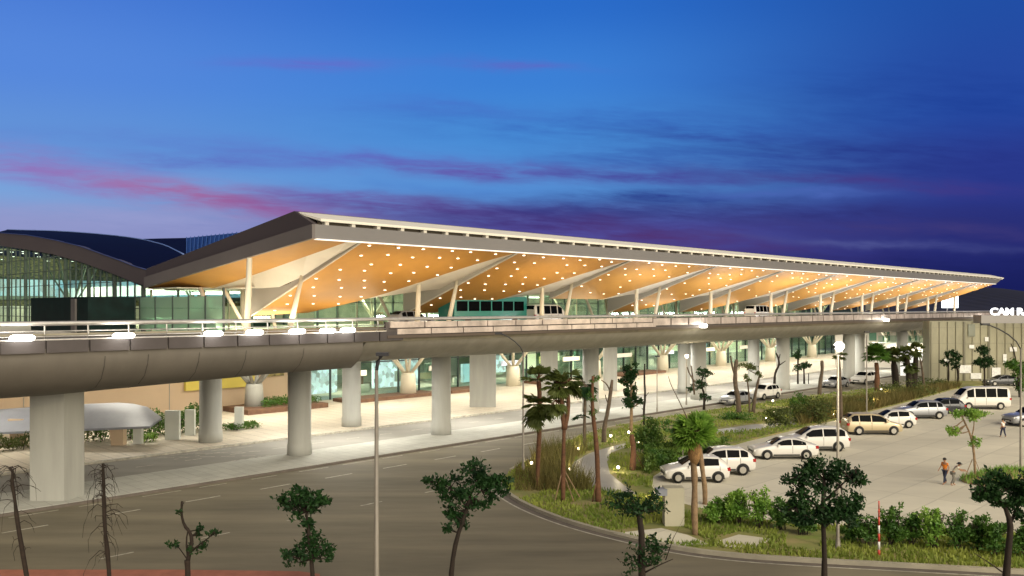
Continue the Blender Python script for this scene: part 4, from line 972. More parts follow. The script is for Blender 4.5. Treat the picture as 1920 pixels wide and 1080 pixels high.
tree('leafy_tree', 'spreading leafy tree on a leaning trunk right of the unlit lamp', (845, 1116), [([(845, 1116), (847, 1060), (856, 1010), (872, 965), (880, 935)], .10, .06), ([(872, 960), (895, 925), (925, 905)], .045, .015), ([(875, 950), (850, 920), (820, 905)], .045, .015), ([(880, 935), (893, 905), (890, 880)], .04, .015)],
     [(890, 890, 26, 24, 480), (845, 915, 34, 22, 460), (860, 945, 26, 22, 340), (915, 915, 30, 20, 380), (938, 900, 16, 10, 130), (900, 945, 24, 10, 160), (815, 903, 16, 7, 100), (845, 975, 16, 16, 170), (870, 980, 14, 8, 70)], Y=31, L=.17)
def cycad(label, base, Y, heads, trunk, lm='leafdark', bk='bark', name='tufted_tree'):
    X0 = (base-960)*Y/F; sc = Y/F; t = thing(name, label, 'tree', (X0, Y, 0))
    loc = lambda px, py, dy=0: Vector(((px-960)*sc-X0, dy, H-(py-HOR)*sc)); m = MB(); l = MB()
    for pts_, r0, r1 in trunk:
        P_ = [loc(x, y) for x, y in pts_]; n = len(P_); m.tube(P_, [r0+(r1-r0)*i/(n-1) for i in range(n)], 8)
    for (hx, hy, Rp, n, up_) in heads:
        c = loc(hx, hy)
        for i in range(n):
            a = random.uniform(0, 2*PI); el = random.uniform(-.1, 1.1)*up_; d = Vector((math.cos(a)*math.cos(el), math.sin(a)*math.cos(el), math.sin(el))); Ln = Rp*sc*random.uniform(.7, 1.05)
            e = c+d*Ln+Vector((0, 0, .02)); mid = c+d*Ln*.55; m.tube([c, mid, e], [.02, .012, .006], 4, False)
            for k in range(26):
                f_ = random.uniform(.3, 1.05); q = c.lerp(e, f_); l.leaf(q+Vector((random.gauss(0, .05), random.gauss(0, .05), random.gauss(0, .05))), .16, .5, .5)
    m.build('trunk', M[bk], t, True, local=True); l.build('crown', M[lm], t, local=True)
random.seed(31)
cycad('tree with fanned dark tuft on a thick trunk and a lower side tuft', 1205, 30.5, [(1196, 960, 66, 34, .75), (1215, 1062, 60, 13, .9), (1238, 1040, 40, 8, 1.)], [([(1206, 1126), (1203, 1060), (1203, 1000), (1198, 965)], .14, .10), ([(1206, 1075), (1235, 1060), (1262, 1048)], .035, .015), ([(1248, 1050), (1262, 1010), (1284, 968)], .02, .006)])
tree('leafy_tree', 'dark dense leafy tree in front of the parked cars', (1546, 1126), [([(1545, 1126), (1546, 1060), (1545, 1010), (1542, 960), (1545, 900)], .13, .05), ([(1545, 990), (1580, 960), (1612, 945)], .05, .012), ([(1543, 960), (1505, 925), (1480, 900)], .05, .012), ([(1545, 940), (1585, 900), (1605, 875)], .045, .012), ([(1543, 985), (1510, 965), (1480, 950)], .04, .012)],
     [(1545, 885, 32, 26, 640), (1512, 898, 32, 20, 460), (1582, 895, 28, 22, 380), (1555, 935, 42, 24, 640), (1500, 935, 22, 16, 260), (1590, 940, 22, 16, 260), (1530, 965, 44, 20, 700), (1572, 970, 34, 16, 420), (1605, 950, 16, 6, 110), (1605, 890, 18, 6, 110), (1612, 905, 14, 5, 80), (1490, 955, 18, 10, 130)], Y=30.5, L=.16)
tree('leafy_tree', 'dark leafy tree with a bent trunk at the lower right corner', (1885, 1126), [([(1884, 1126), (1888, 1060), (1893, 1010), (1895, 980), (1882, 945), (1860, 925)], .14, .06), ([(1893, 985), (1912, 950), (1930, 930)], .06, .02), ([(1884, 1076), (1855, 1055), (1828, 1038)], .03, .01), ([(1862, 928), (1840, 915), (1828, 905)], .04, .015)],
     [(1850, 920, 26, 14, 380), (1870, 900, 18, 16, 260), (1895, 905, 22, 14, 320), (1930, 910, 26, 30, 520), (1835, 930, 16, 8, 120), (1908, 940, 26, 16, 360), (1870, 940, 18, 8, 130), (1920, 960, 18, 16, 200)], Y=30.5, L=.17)

# --- palms
def palm(label, base, trunk, heads, lm='leafolive', bk='barkgrey', name='palm_tree', Y=None, tr=(.16, .13), group=None, extra=None, blade_l=.42):
    bx, by = base; Y = Y or F*H/(by-HOR); X0 = (bx-960)*Y/F; sc = Y/F; t = thing(name, label, 'palm tree', (X0, Y, 0), 0, group)
    loc = lambda px, py, dy=0: Vector(((px-960)*sc-X0, dy, H-(py-HOR)*sc)); m = MB(); l = MB()
    for i, pts_ in enumerate(trunk):
        P_ = [loc(x, y) for x, y in pts_]
        if i == 0: P_[0].z = 0
        P_ = smooth_line(P_, 1); n = len(P_); m.tube(P_, [(tr[0]+(tr[1]-tr[0])*i/(n-1))*random.uniform(.88, 1.15) for i in range(n)], 9)
    for (hx, hy, Rp, n, lo_el, hi_el) in heads:
        c = loc(hx, hy)
        for i in range(n):
            a = random.uniform(0, 2*PI); el = R(random.uniform(lo_el, hi_el)); d = Vector((math.cos(a)*math.cos(el), math.sin(a)*math.cos(el), math.sin(el)))
            Rm = Rp*sc*random.uniform(.85, 1.2); q = c+d*Rm*.42; m.tube([c, q], [.025, .015], 4, False)
            side = d.cross(Vector((0, 0, 1)) if abs(d.z) < .95 else Vector((1, 0, 0))).normalized(); nrm = side.cross(d)
            for k in range(-6, 7):
                an = k*R(13); v = (d*math.cos(an)+side*math.sin(an)+nrm*random.uniform(-.15, .15)); ln_ = Rm*.62*(1-.03*abs(k)); w_ = side*math.cos(an)-d*math.sin(an)
                tip = q+v*ln_+Vector((0, 0, -.22*ln_)); mm = q+v*ln_*.55; j = len(l.v)
                l.v += [q, mm+w_*.05*(1+Rm*.7), tip, mm-w_*.05*(1+Rm*.7)]; l.f.append((j, j+1, j+2, j+3))
    m.build('trunk', M[bk], t, True, local=True); l.build('crown', M[lm], t, local=True)
    if extra: extra(t, loc)
    return t
random.seed(41)
def stakes(pts_, mt='barktan'):
    def f(t, loc):
        for (a, b, c, d) in pts_: MB().tube([loc(a, b, -.3), loc(c, d, 0)], .03, 5).build('stake', M[mt], t, local=True)
    return f
palm('palm with two tiers of fans and dark trunk beside the slim street lamp', (1008, 921), [[(1008, 921), (1009, 860), (1012, 800), (1012, 740), (1010, 715)]], [(1009, 710, 32, 20, -10, 85), (1012, 758, 36, 22, -60, 40), (1002, 775, 30, 9, -70, 5)], 'leafolive', 'barkred', tr=(.12, .13))
palm('palm with drooping fans propped by pale stakes and pink trunk', (1056, 945), [[(1056, 945), (1056, 880), (1057, 830), (1058, 800)], [(1058, 805), (1054, 770), (1052, 740)], [(1058, 805), (1066, 770), (1065, 730)]], [(1050, 722, 34, 20, -75, 70), (1066, 714, 34, 20, -80, 60), (1042, 750, 30, 10, -75, 0)], 'leafolive', 'barkred', tr=(.13, .10), extra=stakes([(1038, 945, 1055, 880), (1086, 930, 1060, 885), (1075, 938, 1058, 890)]))
palm('slim palm with a drooping dark crown behind the pink trunk', (1096, 842), [[(1096, 842), (1096, 790), (1097, 750), (1098, 722)]], [(1097, 720, 28, 20, -85, 60), (1092, 782, 18, 6, -10, 30)], 'leafdark', 'barkgrey', tr=(.13, .10))
tree('bare_tree', 'tall twin stemmed tree with broken bark and sparse leaves, tied to a stake', (1122, 945), [([(1122, 945), (1121, 900), (1120, 860), (1117, 820), (1112, 780), (1110, 740), (1112, 705)], .16, .07), ([(1110, 945), (1117, 905)], .035, .03), ([(1114, 775), (1105, 760)], .03, .02)], [(1115, 712, 9, 7, 60), (1108, 745, 9, 8, 60), (1112, 775, 8, 10, 60)], 'leafmid', 'barkred', L=.14)
tree('bare_tree', 'bare forked tree left of the topiary tree', (1132, 832), [([(1132, 832), (1133, 800), (1140, 770), (1145, 735), (1148, 712)], .22, .10), ([(1145, 735), (1138, 720), (1128, 713)], .07, .04), ([(1142, 760), (1137, 750), (1135, 740)], .05, .03)], [], bk='barkgrey')
tree('topiary_tree', 'dark green clipped topiary tree with tiers on a pale trunk', (1183, 812), [([(1183, 812), (1184, 780), (1184, 720), (1183, 690)], .14, .08)], [(1184, 695, 13, 12, 420), (1180, 715, 14, 10, 340), (1184, 735, 11, 10, 260), (1183, 755, 17, 10, 420), (1168, 716, 6, 3, 50), (1200, 752, 6, 3, 50)], 'leafdark', 'barktan', L=.22)
tree('bare_tree', 'thin bare pole like tree right of the topiary tree', (1208, 800), [([(1208, 800), (1207, 770), (1210, 745), (1208, 710), (1209, 682)], .11, .06), ([(1209, 745), (1216, 735)], .04, .02), ([(1208, 770), (1203, 765)], .04, .02)], [], bk='bark')
tree('bare_tree', 'thick short reddish trunk below the topiary tree', (1186, 885), [([(1186, 885), (1187, 860), (1188, 840), (1184, 815)], .22, .13), ([(1213, 890), (1192, 850)], .025, .02)], [(1186, 880, 14, 6, 60)], 'leafolive', 'barkred')
palm('bright green palm with bulging fibrous trunk beside the nearest hatchback', (1304, 1008), [[(1304, 1008), (1302, 960), (1303, 900), (1300, 868), (1302, 835)]], [(1305, 822, 54, 34, 10, 88), (1302, 820, 44, 22, -20, 35)], 'leaflight', 'barktan', tr=(.13, .15), extra=lambda t, loc: (MB().lathe([(.12, loc(0, 872).z), (.27, loc(0, 858).z), (.33, loc(0, 846).z), (.24, loc(0, 832).z), (.1, loc(0, 824).z)], (loc(1302, 0).x, 0, 0), 12).build('fibre_bulb', mat('palm_fibre', (.30, .17, .07), .95, var=.45, scale=7, bump=.9, stretch=(3, 3, .6)), t, True, local=True)))
palm('thinner second palm stem leaning right of the bright green palm', (1322, 946), [[(1322, 946), (1322, 915), (1317, 880), (1312, 838)]], [(1314, 826, 34, 22, 0, 80)], 'leaflight', 'barktan', tr=(.14, .11))
tree('young_tree', 'small bluish green young tree on a white stem behind the nearest hatchback', (1280, 866), [([(1280, 866), (1280, 830), (1279, 800)], .045, .03)], [(1279, 812, 22, 16, 420), (1262, 800, 18, 10, 180), (1290, 790, 18, 14, 180)], 'leafmid', 'pole', L=.18)
tree('bush', 'rounded green bush growing over the bonnet of the nearest hatchback', (1279, 880), [([(1279, 880), (1279, 868)], .04, .03)], [(1279, 866, 17, 9, 480)], 'leaflight', 'barkgrey', L=.15, cat='bush')
tree('bonsai_tree', 'cloud pruned pine with three pads left of the bare pruned tree', (1320, 768), [([(1320, 768), (1321, 740), (1314, 720), (1320, 700)], .14, .06)], [(1320, 697, 12, 8, 240), (1316, 722, 15, 7, 240), (1298, 730, 8, 3, 70), (1322, 745, 9, 7, 120)], 'leafdark', 'bark', L=.22)
tree('bare_tree', 'pale dead stick like tree leaning over the bright palm', (1292, 800), [([(1296, 800), (1282, 770), (1270, 745), (1258, 722), (1253, 705)], .06, .02), ([(1302, 715), (1292, 700), (1288, 688)], .09, .05), ([(1302, 740), (1300, 712), (1297, 686)], .09, .05)], [], bk='barkgrey')
tree('pruned_tree', 'bare pruned tree with two stumpy arms under the round lamp', (1386, 778), [([(1386, 778), (1384, 745), (1378, 720), (1379, 690), (1381, 674)], .26, .17), ([(1378, 705), (1372, 685), (1369, 667)], .12, .08)], [(1382, 685, 6, 9, 60)], 'leafolive', 'barkgrey')
tree('bonsai_tree', 'bonsai like tree with twisted stems and a flat tuft', (1408, 776), [([(1412, 776), (1415, 745), (1420, 720), (1425, 702)], .2, .08), ([(1406, 776), (1404, 735), (1400, 708)], .12, .05), ([(1425, 702), (1410, 698), (1400, 690)], .05, .03)], [(1403, 688, 14, 7, 170), (1424, 702, 7, 4, 70), (1400, 708, 8, 6, 80)], 'leafolive', 'barkgrey', L=.22)
tree('bare_tree', 'bent dead tree with a forked top against the white column', (1452, 742), [([(1452, 742), (1452, 710), (1454, 697), (1461, 685), (1460, 672), (1455, 662)], .16, .09), ([(1461, 685), (1474, 677)], .07, .04), ([(1460, 676), (1464, 664)], .07, .04)], [], bk='bark')
tree('bonsai_tree', 'small twin tree with two leaf pads beside the white column', (1503, 722), [([(1496, 722), (1496, 680), (1497, 662)], .14, .08), ([(1508, 722), (1508, 690)], .14, .08), ([(1516, 730), (1516, 700)], .07, .06)], [(1499, 664, 9, 8, 190), (1500, 690, 13, 6, 200), (1511, 684, 8, 6, 120)], 'leafdark', 'bark', L=.26)
tree('bare_tree', 'leafless leaning stump tree left of the blazing lamp', (1536, 742), [([(1536, 742), (1538, 715), (1542, 695), (1541, 676)], .24, .19)], [], bk='barkgrey')
palm('thin trunked palm with few fans right behind the blazing lamp post', (1577, 790), [[(1577, 790), (1576, 740), (1574, 700), (1573, 668)]], [(1575, 667, 16, 9, -40, 30)], 'leafolive', 'barkgrey', tr=(.17, .12))
palm('round headed palm with pink trunk right of the thin post', (1644, 735), [[(1644, 735), (1645, 700), (1643, 680)]], [(1643, 666, 26, 60, -25, 90), (1637, 664, 14, 20, 0, 80), (1650, 664, 14, 20, 0, 80)], 'leafmid', 'barkred', tr=(.30, .22))
palm('short palm with swollen dark trunk, second of the round palms', (1680, 726), [[(1680, 726), (1678, 700), (1676, 680), (1676, 668)]], [(1672, 668, 20, 50, -35, 90), (1680, 664, 16, 24, -10, 80)], 'leafolive', 'bark', tr=(.50, .24))
palm('ragged palm with a very thick dark trunk, third of the round palms', (1706, 732), [[(1706, 732), (1704, 700), (1700, 665)], [(1712, 732), (1716, 690), (1718, 655)]], [(1698, 662, 17, 34, -70, 80), (1718, 656, 17, 34, -60, 80), (1704, 685, 15, 26, -70, 30), (1716, 690, 12, 16, -70, 20)], 'leafolive', 'bark', tr=(.5, .2))
tree('bare_tree', 'bare forked sapling between the ragged palm and layered pine', (1733, 728), [([(1733, 728), (1730, 700), (1727, 680), (1722, 660)], .18, .08), ([(1728, 682), (1731, 668)], .07, .04)], [], bk='barkgrey')
tree('layered_pine', 'tall layered pine with flat dark pads in front of the tan building', (1761, 713), [([(1761, 713), (1757, 690), (1758, 665), (1763, 645), (1765, 622)], .15, .07)], [(1766, 622, 12, 5, 220), (1764, 631, 16, 4, 260), (1756, 643, 13, 4, 160), (1774, 634, 8, 3, 80)], 'leafdark', 'bark', L=.26)
tree('bushy_tree', 'bushy tree with three leaf balls in front of the tan building', (1786, 722), [([(1778, 722), (1779, 695), (1778, 680)], .12, .07), ([(1796, 724), (1797, 700), (1794, 685)], .16, .1)], [(1785, 664, 10, 8, 240), (1795, 670, 7, 8, 160), (1778, 678, 10, 8, 220), (1792, 686, 7, 7, 120)], 'leafdark', 'bark', L=.26)
tree('cloud_pruned_tree', 'clipped tree with a small pad above a wide pad near the minibus', (1846, 728), [([(1846, 728), (1846, 700), (1845, 660)], .13, .07)], [(1846, 657, 11, 8, 300), (1846, 680, 18, 9, 560), (1836, 681, 8, 5, 100)], 'leafdark', 'bark', L=.26)
tree('leafy_tree', 'light green tree cut by the right edge above the minibus', (1912, 745), [([(1912, 745), (1908, 700), (1902, 660), (1896, 645)], .12, .05)], [(1905, 682, 17, 12, 520), (1915, 700, 14, 12, 300), (1915, 725, 12, 9, 240)], 'leafmid', 'bark', L=.26)
tree('young_tree', 'young tree with flat bright leaf pads standing in the parking lot', (1830, 905), [([(1830, 905), (1828, 880), (1826, 845), (1820, 815), (1808, 790), (1803, 780)], .085, .04), ([(1822, 820), (1825, 800), (1824, 785)], .04, .025), ([(1806, 903), (1826, 862)], .025, .02), ([(1845, 905), (1830, 862)], .025, .02), ([(1790, 878), (1815, 885)], .02, .02)],
     [(1806, 777, 22, 9, 420), (1828, 776, 20, 9, 380), (1787, 807, 10, 8, 170), (1826, 828, 9, 9, 130), (1793, 812, 8, 4, 60)], 'leaflight', 'barktan', L=.16)

# --- shrub row along the road edge of the parking lot
random.seed(51)
shrubs = [(1345, 985, 938, 'bright shrub at the left end of the row along the parking lot', 'leaflight'), (1385, 990, 925, 'bright tall shrub second in the row along the parking lot', 'leaflight'), (1425, 995, 918, 'pale feathery shrub left of the dark dense tree', 'leaflight'), (1465, 998, 935, 'green shrub just left of the dark dense tree', 'leafmid'), (1505, 1008, 950, 'shrub partly behind the left side of the dark dense tree', 'leafmid'), (1598, 1020, 965, 'shrub right of the base of the lit lamp post', 'leafmid'), (1630, 1028, 968, 'shrub left of the red and white striped pole', 'leafmid'), (1672, 1030, 955, 'tall shrub right of the red and white striped pole', 'leafmid'), (1710, 1030, 965, 'shrub second to the right of the striped pole', 'leafmid'), (1752, 1034, 955, 'shrub third to the right of the striped pole', 'leaflight'), (1795, 1036, 958, 'broad shrub in the middle right of the row', 'leafmid'), (1835, 1040, 972, 'shrub left of the bent trunk tree', 'leafmid'), (1868, 1048, 985, 'lowest shrub beside the bent trunk tree', 'leafmid'), (1920, 1050, 985, 'shrub cut by the right edge of the photo', 'leafmid')]
for px, by, ty, lab, lm in shrubs:
    Y = F*H/(by-HOR); h_ = (by-ty)
    stems = [([(px+random.uniform(-8, 8), by), (px+random.uniform(-14, 14), by-h_*.5), (px+random.uniform(-20, 20), by-h_*.9)], .03, .012) for _ in range(6)]
    cr = [(px+random.uniform(-14, 14), by-h_*random.uniform(.45, .92), random.uniform(8, 15), h_*random.uniform(.12, .22), 120) for _ in range(8)]+[(px, by-h_*.45, 24, h_*.22, 320)]
    tree('shrub', lab, (px, by), stems, cr, lm, 'bark', L=.15, cat='shrub', group='shrubs along the parking lot', twig=.01)
# second, low background bushes
for (x, by, rx, ry, n, lab, lm) in ((1497, 780, 18, 22, 900, 'round dark green bush in the middle of the garden', 'leafmid'), (1525, 795, 34, 26, 1300, 'wide olive bush behind the white people carrier', 'leafolive'), (1460, 800, 26, 18, 800, 'olive bush behind the white sedan', 'leafolive'), (1385, 790, 28, 10, 600, 'low green bush at the foot of the bare pruned tree', 'leafmid'), (1620, 770, 16, 16, 400, 'small bush beside the thin lamp post', 'leafolive'), (1700, 745, 40, 16, 1100, 'long olive bush behind the silver estate', 'leafolive'), (1745, 725, 36, 8, 700, 'low dark bush under the layered pine', 'leafolive'), (1218, 850, 24, 34, 1300, 'tall dark hedge block left of the young tree', 'hedge'), (1170, 940, 14, 8, 160, 'small dark bush at the foot of the twin stemmed tree', 'leafdark')):
    tree('bush', lab, (x, by), [([(x, by), (x, by-ry*.5)], .05, .03)], [(x, by-ry*.9, rx, ry*.85, n)], lm, 'bark', L=.2, cat='bush')
m = MB()
for _ in range(26000):
    x = random.uniform(1210, 1500); f_ = (x-1210)/290; y = random.uniform(862-f_*45, 895-f_*72) ; p = G(x, y)
    if not inside(p, gpoly): continue
    h_ = 1.5*(.6+.5*mnoise.noise(p*.5))*(1-.55*f_); m.leaf(p+Vector((0, 0, .1+h_*random.random()**.7)), .24, .6)
struct('ground_cover', m, M['hedge'], 'stuff')
m = MB()
for _ in range(24000):
    x = random.uniform(1500, 1800); f_ = (x-1500)/300; y = random.uniform(772-f_*45, 800-f_*58); p = G(x, y)
    if not inside(p, gpoly): continue
    blade(m, p+Vector((0, 0, .1)), random.uniform(.4, 1.25), .05)
struct('tall_grass', m, mat('tall_grass', (.09, .10, .02), .8, scale=.2, col2=(.20, .15, .045), trans=.2), 'stuff')
m = MB()
for _ in range(5500):
    x = random.uniform(965, 1110); y = random.uniform(845, 925); p = G(x, y)
    if not inside(p, gpoly) or inside(p, paths[0]): continue
    blade(m, p+Vector((0, 0, .1)), random.uniform(.4, 1.5)*(1 if x > 1000 else .35), .025)
struct('reeds', m, MATS['tall_grass'], 'stuff')

mo = MB(); c = G(1900, 905)
for i in range(13):
    pass
rows = [[c+Vector((3.0*math.cos(a)*r, 1.8*math.sin(a)*r, .02+.75*(1-r*r))) for a in [PI*2*k/24 for k in range(25)]] for r in (1, .85, .6, .35, .02)]
mo.grid(rows); o = mo.build('planting_mound', mat('mound_soil', (.30, .17, .08), .9, scale=1.5, col2=(.40, .32, .18)), None, True); tag(o, 'low mound of orange tan soil with grass at the right edge', 'mound')
mo = MB()
for _ in range(1500):
    a = random.random()*6.283; r = random.random()**.5; blade(mo, c+Vector((3.1*math.cos(a)*r, 1.9*math.sin(a)*r, .02+.75*(1-r*r))), random.uniform(.15, .4), .03)
struct('mound_grass', mo, M['leaflight'], 'stuff')
# --- odd objects
gp = thing('gate_post', 'pale concrete gate post beside the bright green palm', 'gate post', G(1265, 992))
b = G(1265, 992); MB().box(b+Vector((0, .35, .95)), (.92, .7, 1.95)).build('shaft', M['stone'], gp)
MB().box(b+Vector((-.62, .1, 1.75)), (.5, .5, .3)).build('card_reader', M['shell'], gp)
sp = thing('striped_pole', 'thin red and white striped barrier pole among the shrubs', 'pole', G(1648, 1046))
c = G(1648, 1046)
for i in range(7): MB().tube([c+Vector((0, 0, i*.34)), c+Vector((0, 0, (i+1)*.34))], .058-.005*i, 8).build('band', M['redstripe'] if i % 2 == 0 or i > 4 else M['whitep'], sp, True)
# ================================================================= PEOPLE
def person(label, loc, head, hgt, J, shirt, trouser, pose='walk', hat=False):
    root = thing('person', label, 'person', loc, head, 'people in the parking lot')
    k = hgt/1.75
    def skin(name, verts, edges, m, sub=1):
        me = bpy.data.meshes.new(name); me.from_pydata([Vector(v[:3])*k for v in verts], edges, []); me.materials.append(m)
        o = bpy.data.objects.new(name, me); COL.objects.link(o); o.parent = root
        md = o.modifiers.new('skin', 'SKIN'); md.use_smooth_shade = True
        for i, v in enumerate(verts): me.skin_vertices[0].data[i].radius = (v[3]*k, (v[4] if len(v) > 4 else v[3])*k)
        me.skin_vertices[0].data[0].use_root = True
        s2 = o.modifiers.new('sub', 'SUBSURF'); s2.levels = sub; s2.render_levels = sub; return o
    hipL, hipR, knL, knR, anL, anR = J['hl'], J['hr'], J['kl'], J['kr'], J['al'], J['ar']
    sh = J['chest']; nk = J['neck']; hd = J['head']; sL, sR, eL, eR, wL, wR = J['sl'], J['sr'], J['el'], J['er'], J['wl'], J['wr']
    pel = J['pel']
    vs = [(*pel, .12, .10), (*((Vector(pel)+Vector(sh))/2), .12, .09), (*sh, .15, .10), (*nk, .055), (*((Vector(nk)+Vector(hd))/2), .07), (*hd, .095, .105), (*(Vector(hd)+Vector((0, 0, .10))), .075),
          (*hipL, .085), (*knL, .06), (*anL, .042), (*(Vector(anL)+Vector((.14, 0, -.04))), .035), (*hipR, .085), (*knR, .06), (*anR, .042), (*(Vector(anR)+Vector((.14, 0, -.04))), .035),
          (*sL, .06), (*eL, .042), (*wL, .028), (*sR, .06), (*eR, .042), (*wR, .028)]
    es = [(0, 1), (1, 2), (2, 3), (3, 4), (4, 5), (5, 6), (0, 7), (7, 8), (8, 9), (9, 10), (0, 11), (11, 12), (12, 13), (13, 14), (2, 15), (15, 16), (16, 17), (2, 18), (18, 19), (19, 20)]
    for wi, e_, w_, sgn in ((17, eL, wL, 1), (20, eR, wR, -1)):
        d = (Vector(w_)-Vector(e_)).normalized(); sd = Vector((1, 0, 0)) if abs(d.x) < .7 else Vector((0, 0, 1)); pm = Vector(w_)+d*.07
        pi = len(vs); vs.append((*pm, .03, .02)); es.append((wi, pi))
        for j, ln_ in enumerate((.07, .08, .085, .075)):
            o = sd*(j-1.5)*.019; q = len(vs); vs.append((*(pm+o+d*.03), .009)); vs.append((*(pm+o+d*(.03+ln_)+Vector((0, sgn*-.012, 0))), .007)); es += [(pi, q), (q, q+1)]
        q = len(vs); vs.append((*(Vector(w_)+d*.03+sd*.035), .011)); vs.append((*(Vector(w_)+d*.075+sd*.055), .009)); es += [(pi, q), (q, q+1)]
    skin('body', vs, es, M['skin'])
    tv = [(*pel, .145, .125), (*hipL, .105), (*knL, .075), (*(Vector(anL)+Vector((0, 0, .05))), .06), (*hipR, .105), (*knR, .075), (*(Vector(anR)+Vector((0, 0, .05))), .06)]
    skin('trousers', tv, [(0, 1), (1, 2), (2, 3), (0, 4), (4, 5), (5, 6)], trouser)
    svv = [(*(Vector(pel)+Vector((0, 0, .03))), .155, .13), (*((Vector(pel)+Vector(sh))/2), .15, .12), (*sh, .175, .125), (*sL, .085), (*((Vector(sL)+Vector(eL))/2), .065), (*sR, .085), (*((Vector(sR)+Vector(eR))/2), .065)]
    skin('shirt', svv, [(0, 1), (1, 2), (2, 3), (3, 4), (2, 5), (5, 6)], shirt)
    hc = Vector(hd)+Vector((-.015, 0, .045)); m = MB()
    m.lathe([(.112, -.03), (.118, .03), (.095, .09), (.04, .12)] if not hat else [(.2, 0), (.2, .015), (.12, .03), (.11, .09), (.05, .12)], (0, 0, 0), 14)
    m.v = [(v+hc)*k for v in m.v]; m.build('hair' if not hat else 'hat', M['hair'], root, True, local=True)
    f = MB(); fc = Vector(hd)
    for (dx, dy, dz, r) in ((.095, .033, .02, .012), (.095, -.033, .02, .012), (.112, 0, -.01, .016), (.098, 0, -.045, .012)):
        f.lathe([(r*.5, -r), (r, 0), (r*.5, r)], (0, 0, 0), 6); f.v[-18:] = [(v+fc+Vector((dx, dy, dz)))*k for v in f.v[-18:]]
    f.build('face_features', M['painttan'], root, local=True)
stand = dict(pel=(0, 0, .95), hl=(0, .1, .88), hr=(0, -.1, .88), kl=(.14, .1, .5), kr=(-.05, -.1, .5), al=(.2, .1, .07), ar=(-.2, -.1, .09), chest=(.02, 0, 1.36), neck=(.03, 0, 1.48), head=(.05, 0, 1.62), sl=(.02, .2, 1.4), sr=(.02, -.2, 1.4), el=(-.08, .26, 1.14), er=(.1, -.26, 1.14), wl=(.02, .27, .92), wr=(.24, -.26, .98))
bend = dict(pel=(-.05, 0, .9), hl=(-.05, .1, .83), hr=(-.05, -.1, .83), kl=(.1, .12, .47), kr=(-.02, -.12, .46), al=(.02, .14, .07), ar=(-.2, -.14, .07), chest=(.22, 0, 1.24), neck=(.3, 0, 1.34), head=(.38, 0, 1.44), sl=(.22, .2, 1.27), sr=(.22, -.2, 1.27), el=(.4, .24, 1.08), er=(.42, -.24, 1.06), wl=(.64, .2, 1.06), wr=(.66, -.18, 1.04))
person('person in orange shirt and dark trousers walking in the parking lot', G(1772, 908, .012), R(200), 1.55, stand, M['shirto'], M['trous'])
person('person in pale clothes and black hat reaching towards the young tree', G(1788, 910, .012), R(-15), 1.5, bend, M['shirtw'], M['trousg'], hat=True)
person('person in white top and dark trousers at the right side of the lot', G(1881, 820, .012), R(110), 1.5, stand, M['white_cloth'], M['trous'])

# ================================================================= LIGHT / SKY / CAMERA
city_glow = bpy.data.lights.new('city_glow', 'SUN'); city_glow.energy = 4.2; city_glow.angle = R(65); city_glow.color = (1., .90, .72)  # added soft warm fill standing in for city glow, no actual sunlight
so = bpy.data.objects.new('city_glow', city_glow); COL.objects.link(so); so.rotation_euler = (-Vector((.36, -.68, .42))).to_track_quat('-Z', 'Y').to_euler()

w = bpy.data.worlds.new('World'); scene.world = w; w.use_nodes = True; nt = w.node_tree; N = nt.nodes; K = nt.links
bg = N['Background']; bg.inputs[1].default_value = 1.0
tc = N.new('ShaderNodeTexCoord'); sx = N.new('ShaderNodeSeparateXYZ'); K.new(tc.outputs['Generated'], sx.inputs[0])
def math_(op, a, b=None, c=None, clamp=False):
    n = N.new('ShaderNodeMath'); n.operation = op; n.use_clamp = clamp
    for i, v in enumerate((a, b, c)):
        if v is None: continue
        if isinstance(v, (int, float)): n.inputs[i].default_value = v
        else: K.new(v, n.inputs[i])
    return n.outputs[0]
az = math_('ARCTAN2', sx.outputs[0], sx.outputs[1]); el = math_('ARCSINE', sx.outputs[2])      # radians
def s2l(c): return tuple(((x/255)/12.92 if x/255 <= .04045 else ((x/255+.055)/1.055)**2.4) for x in c)
def ramp(fac, stops):
    n = N.new('ShaderNodeValToRGB'); n.color_ramp.interpolation = 'EASE'; e = n.color_ramp.elements
    while len(e) < len(stops): e.new(.5)
    for i, (p_, c_) in enumerate(stops): e[i].position = p_; e[i].color = (*s2l(c_), 1)
    K.new(fac, n.inputs[0]); return n.outputs[0]
ef = math_('MULTIPLY', el, 1/R(40), clamp=True)          # 0..40 degrees -> 0..1
d_ = lambda deg: deg/40
left = ramp(ef, [(0, (150, 145, 185)), (d_(4.8), (142, 150, 200)), (d_(7), (118, 164, 220)), (d_(10), (98, 146, 216)), (d_(14), (86, 136, 220)), (d_(20), (70, 120, 212)), (d_(32), (14, 40, 105)), (1, (8, 22, 62))])
mid = ramp(ef, [(0, (66, 52, 120)), (d_(5), (84, 88, 168)), (d_(8), (86, 146, 215)), (d_(11.5), (72, 142, 216)), (d_(15), (60, 128, 214)), (d_(20), (42, 108, 202)), (d_(32), (12, 36, 96)), (1, (8, 20, 58))])
right = ramp(ef, [(0, (20, 25, 82)), (d_(4), (38, 44, 116)), (d_(8), (44, 60, 144)), (d_(12), (38, 74, 162)), (d_(20), (32, 80, 166)), (d_(32), (9, 26, 72)), (1, (6, 16, 48))])
def mix(f, a, b):
    n = N.new('ShaderNodeMix'); n.data_type = 'RGBA'
    if isinstance(f, (int, float)): n.inputs[0].default_value = f
    else: K.new(f, n.inputs[0])
    for i, v in ((6, a), (7, b)):
        if isinstance(v, tuple): n.inputs[i].default_value = (*v, 1)
        else: K.new(v, n.inputs[i])
    return n.outputs[2]
